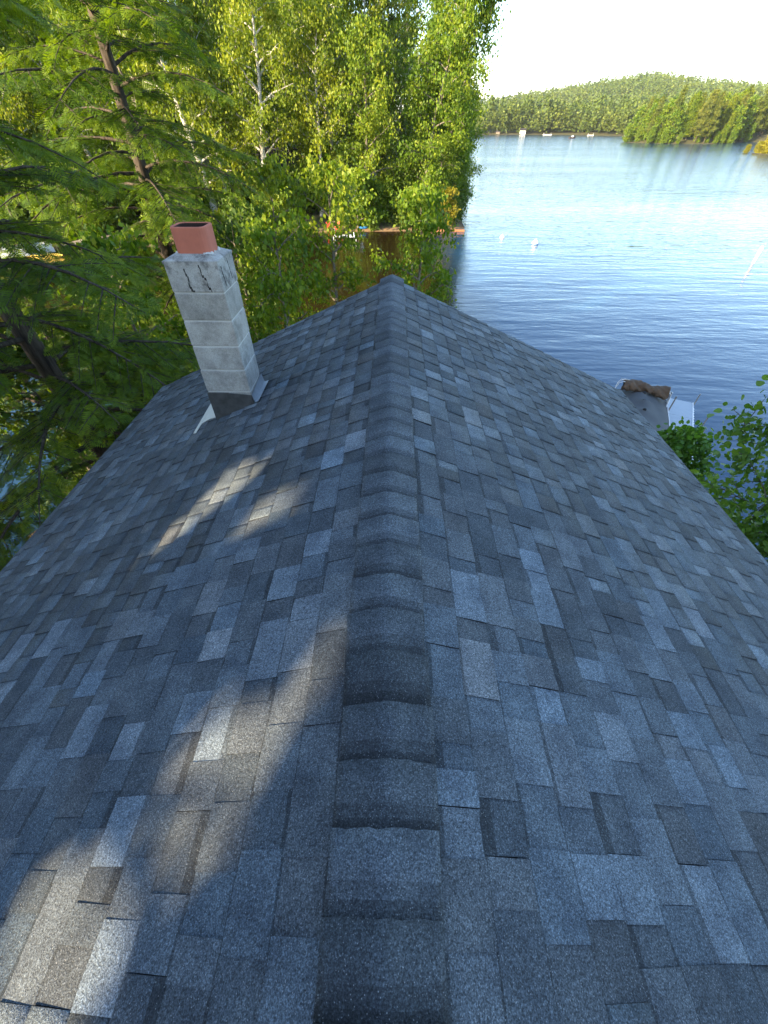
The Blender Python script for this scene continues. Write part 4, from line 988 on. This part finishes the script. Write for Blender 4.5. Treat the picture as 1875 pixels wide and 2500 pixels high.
MB().box(0, 2.4, -.6, .6, .33, .40).build('deck', M['white_metal'], sd)
for a in (.05, 2.3):
    for s in (-.62, .62): MB().tube([(a, s, -1.6), (a, s, 1.15 if a < 1 else .55)], .04, 6).build('post', M['white_metal'], sd)
MB().tube([(.05, -.62, 1.1), (.05, .62, 1.1)], .035, 6).build('rail', M['white_metal'], sd)
kayak(890, 557, .4, M['blue'], 'small blue kayak pulled up on the spit beach', .25, .5)
for i, (px, z) in enumerate([(1035, 0), (1085, 0)]):
    a, b = at(px, 568, 0), at(px + 49, 567, 0); t = thing('bank_timber', 'orange-brown timber lying along the waterline of the spit', 'timber', (a[0], a[1] + .35, -.05), math.atan2(b[1] - a[1], b[0] - a[0]), 'timbers along the spit waterline')
    MB().tube([(0, 0, .12), (.7, 0, .17), (float(np.linalg.norm(b - a)), 0, .13)], [.14, .16, .13], 8).build('log', M['bank'], t, True)
# a cottage in the wood behind the spit
ct = thing('cottage', 'dark cottage half hidden in the wood behind the cove', 'cottage', (-16, 66, gz(-16, 66)), .15)
MB().box(-4, 4, -3, 3, 0, 3.2).build('wall', M['cabin_dark'], ct)
mb = MB(); mb.add([(-4.4, -3.5, 3.1), (4.4, -3.5, 3.1), (4.4, 0, 5), (-4.4, 0, 5), (-4.4, 3.5, 3.1), (4.4, 3.5, 3.1)], [(0, 1, 2, 3), (3, 2, 5, 4), (0, 3, 4), (1, 5, 2)]); mb.build('roof', M['underlay'], ct)
for x in (-2.4, 2.2):
    w_ = MB().box(x - .6, x + .6, -3.06, -3.0, 1.2, 2.4).build('window', M['trim'], ct); MB().box(x - .5, x + .5, -3.08, -3.05, 1.3, 2.3).build('pane', M['glass'], w_)
MB().box(-.5, .5, -3.05, -3.0, .1, 2.2).build('door', M['wood'], ct)
# far shore: boathouse, docks and small boats a few pixels wide
def far_house(px, w, h, label, mat):
    d = ray(px, 329); d = d / math.hypot(d[0], d[1])
    rr_ = 560.0
    while float(terrain(d[0] * rr_, d[1] * rr_)) < .5: rr_ += 1.0
    x, y = d[0] * rr_, d[1] * rr_; c = thing('lake_house', label, 'house', (x, y, float(terrain(x, y)) - .4), -math.atan2(x, y))
    MB().box(-w / 2, w / 2, -2.5, 2.5, 0, h).build('wall', mat, c)
    mb = MB(); e = .4; mb.add([(-w / 2 - e, -2.9, h - .1), (w / 2 + e, -2.9, h - .1), (w / 2 + e, 2.9, h - .1), (-w / 2 - e, 2.9, h - .1), (-w / 2 - e, 0, h + 1.8), (w / 2 + e, 0, h + 1.8)], [(0, 1, 5, 4), (2, 3, 4, 5), (1, 2, 5), (3, 0, 4)]); mb.build('roof', M['underlay'], c)
    for sx in (-.25, .25): MB().box(sx * w - .5, sx * w + .5, -2.56, -2.5, h * .4, h * .75).build('window', M['glass'], c)
    return rr_
far_house(1275, 6, 3.0, 'white boathouse at the foot of the far forest', M['trim'])
far_house(1215, 4, 2.2, 'small wooden hut on the far shore along from the boathouse', M['wood'])
FB = ['low white raft along the far shore under the forest']
for px, L in ((1336, 9), (1442, 6), (1532, 5)):
    d = ray(px, 329); d = d / math.hypot(d[0], d[1]); rr_ = 545.0
    while float(terrain(d[0] * rr_, d[1] * rr_)) < -.3: rr_ += 1.0
    t = thing('far_dock', FB[0], 'dock', (d[0] * rr_, d[1] * rr_, 0), -math.atan2(d[0], d[1]), 'white rafts along the far shore')
    MB().box(-L / 2, L / 2, -1.2, 1.2, -.2, .4, .1).build('float', M['boatwhite'], t)
    for s in (-1, 1): MB().tube([(s * L * .4, 1.0, -1), (s * L * .4, 1.0, 1.6)], .12, 6).build('post', M['trim'], t)
p = at(1397, 338, 0); V, Q, st = hull(6, 2.2, .9); fb = thing('fishing_boat', 'small dark boat out on the far part of the lake', 'boat', (p[0], p[1], 0), .3)
mb = MB(); mb.add(V, Q + [(0, 3, 4)]); mb.build('hull', M['cabin_dark'], fb); MB().box(-2.9, 1.5, -.9, .9, .5, .6).build('floor', M['wood'], fb); MB().box(-.6, .6, -.6, .6, .6, 1.7, .1).build('console', M['boatwhite'], fb)



# ------------------------------------------------------------------ evening haze over the lake
hm = bpy.data.materials.new('evening_haze'); hm.use_nodes = True; hm.node_tree.nodes.clear()
ho = hm.node_tree.nodes.new('ShaderNodeOutputMaterial'); hv = hm.node_tree.nodes.new('ShaderNodeVolumePrincipled')
hv.inputs['Color'].default_value = (0.86, 0.92, 1.0, 1); hv.inputs['Density'].default_value = 0.00006; hv.inputs['Anisotropy'].default_value = 0.0
hm.node_tree.links.new(hv.outputs[0], ho.inputs['Volume'])
hz = MB().box(-4600, 4600, -4600, 4600, -3.3, 112).build('haze', hm)
tag(hz, 'thin pale evening haze over the lake', 'haze', kind='stuff')
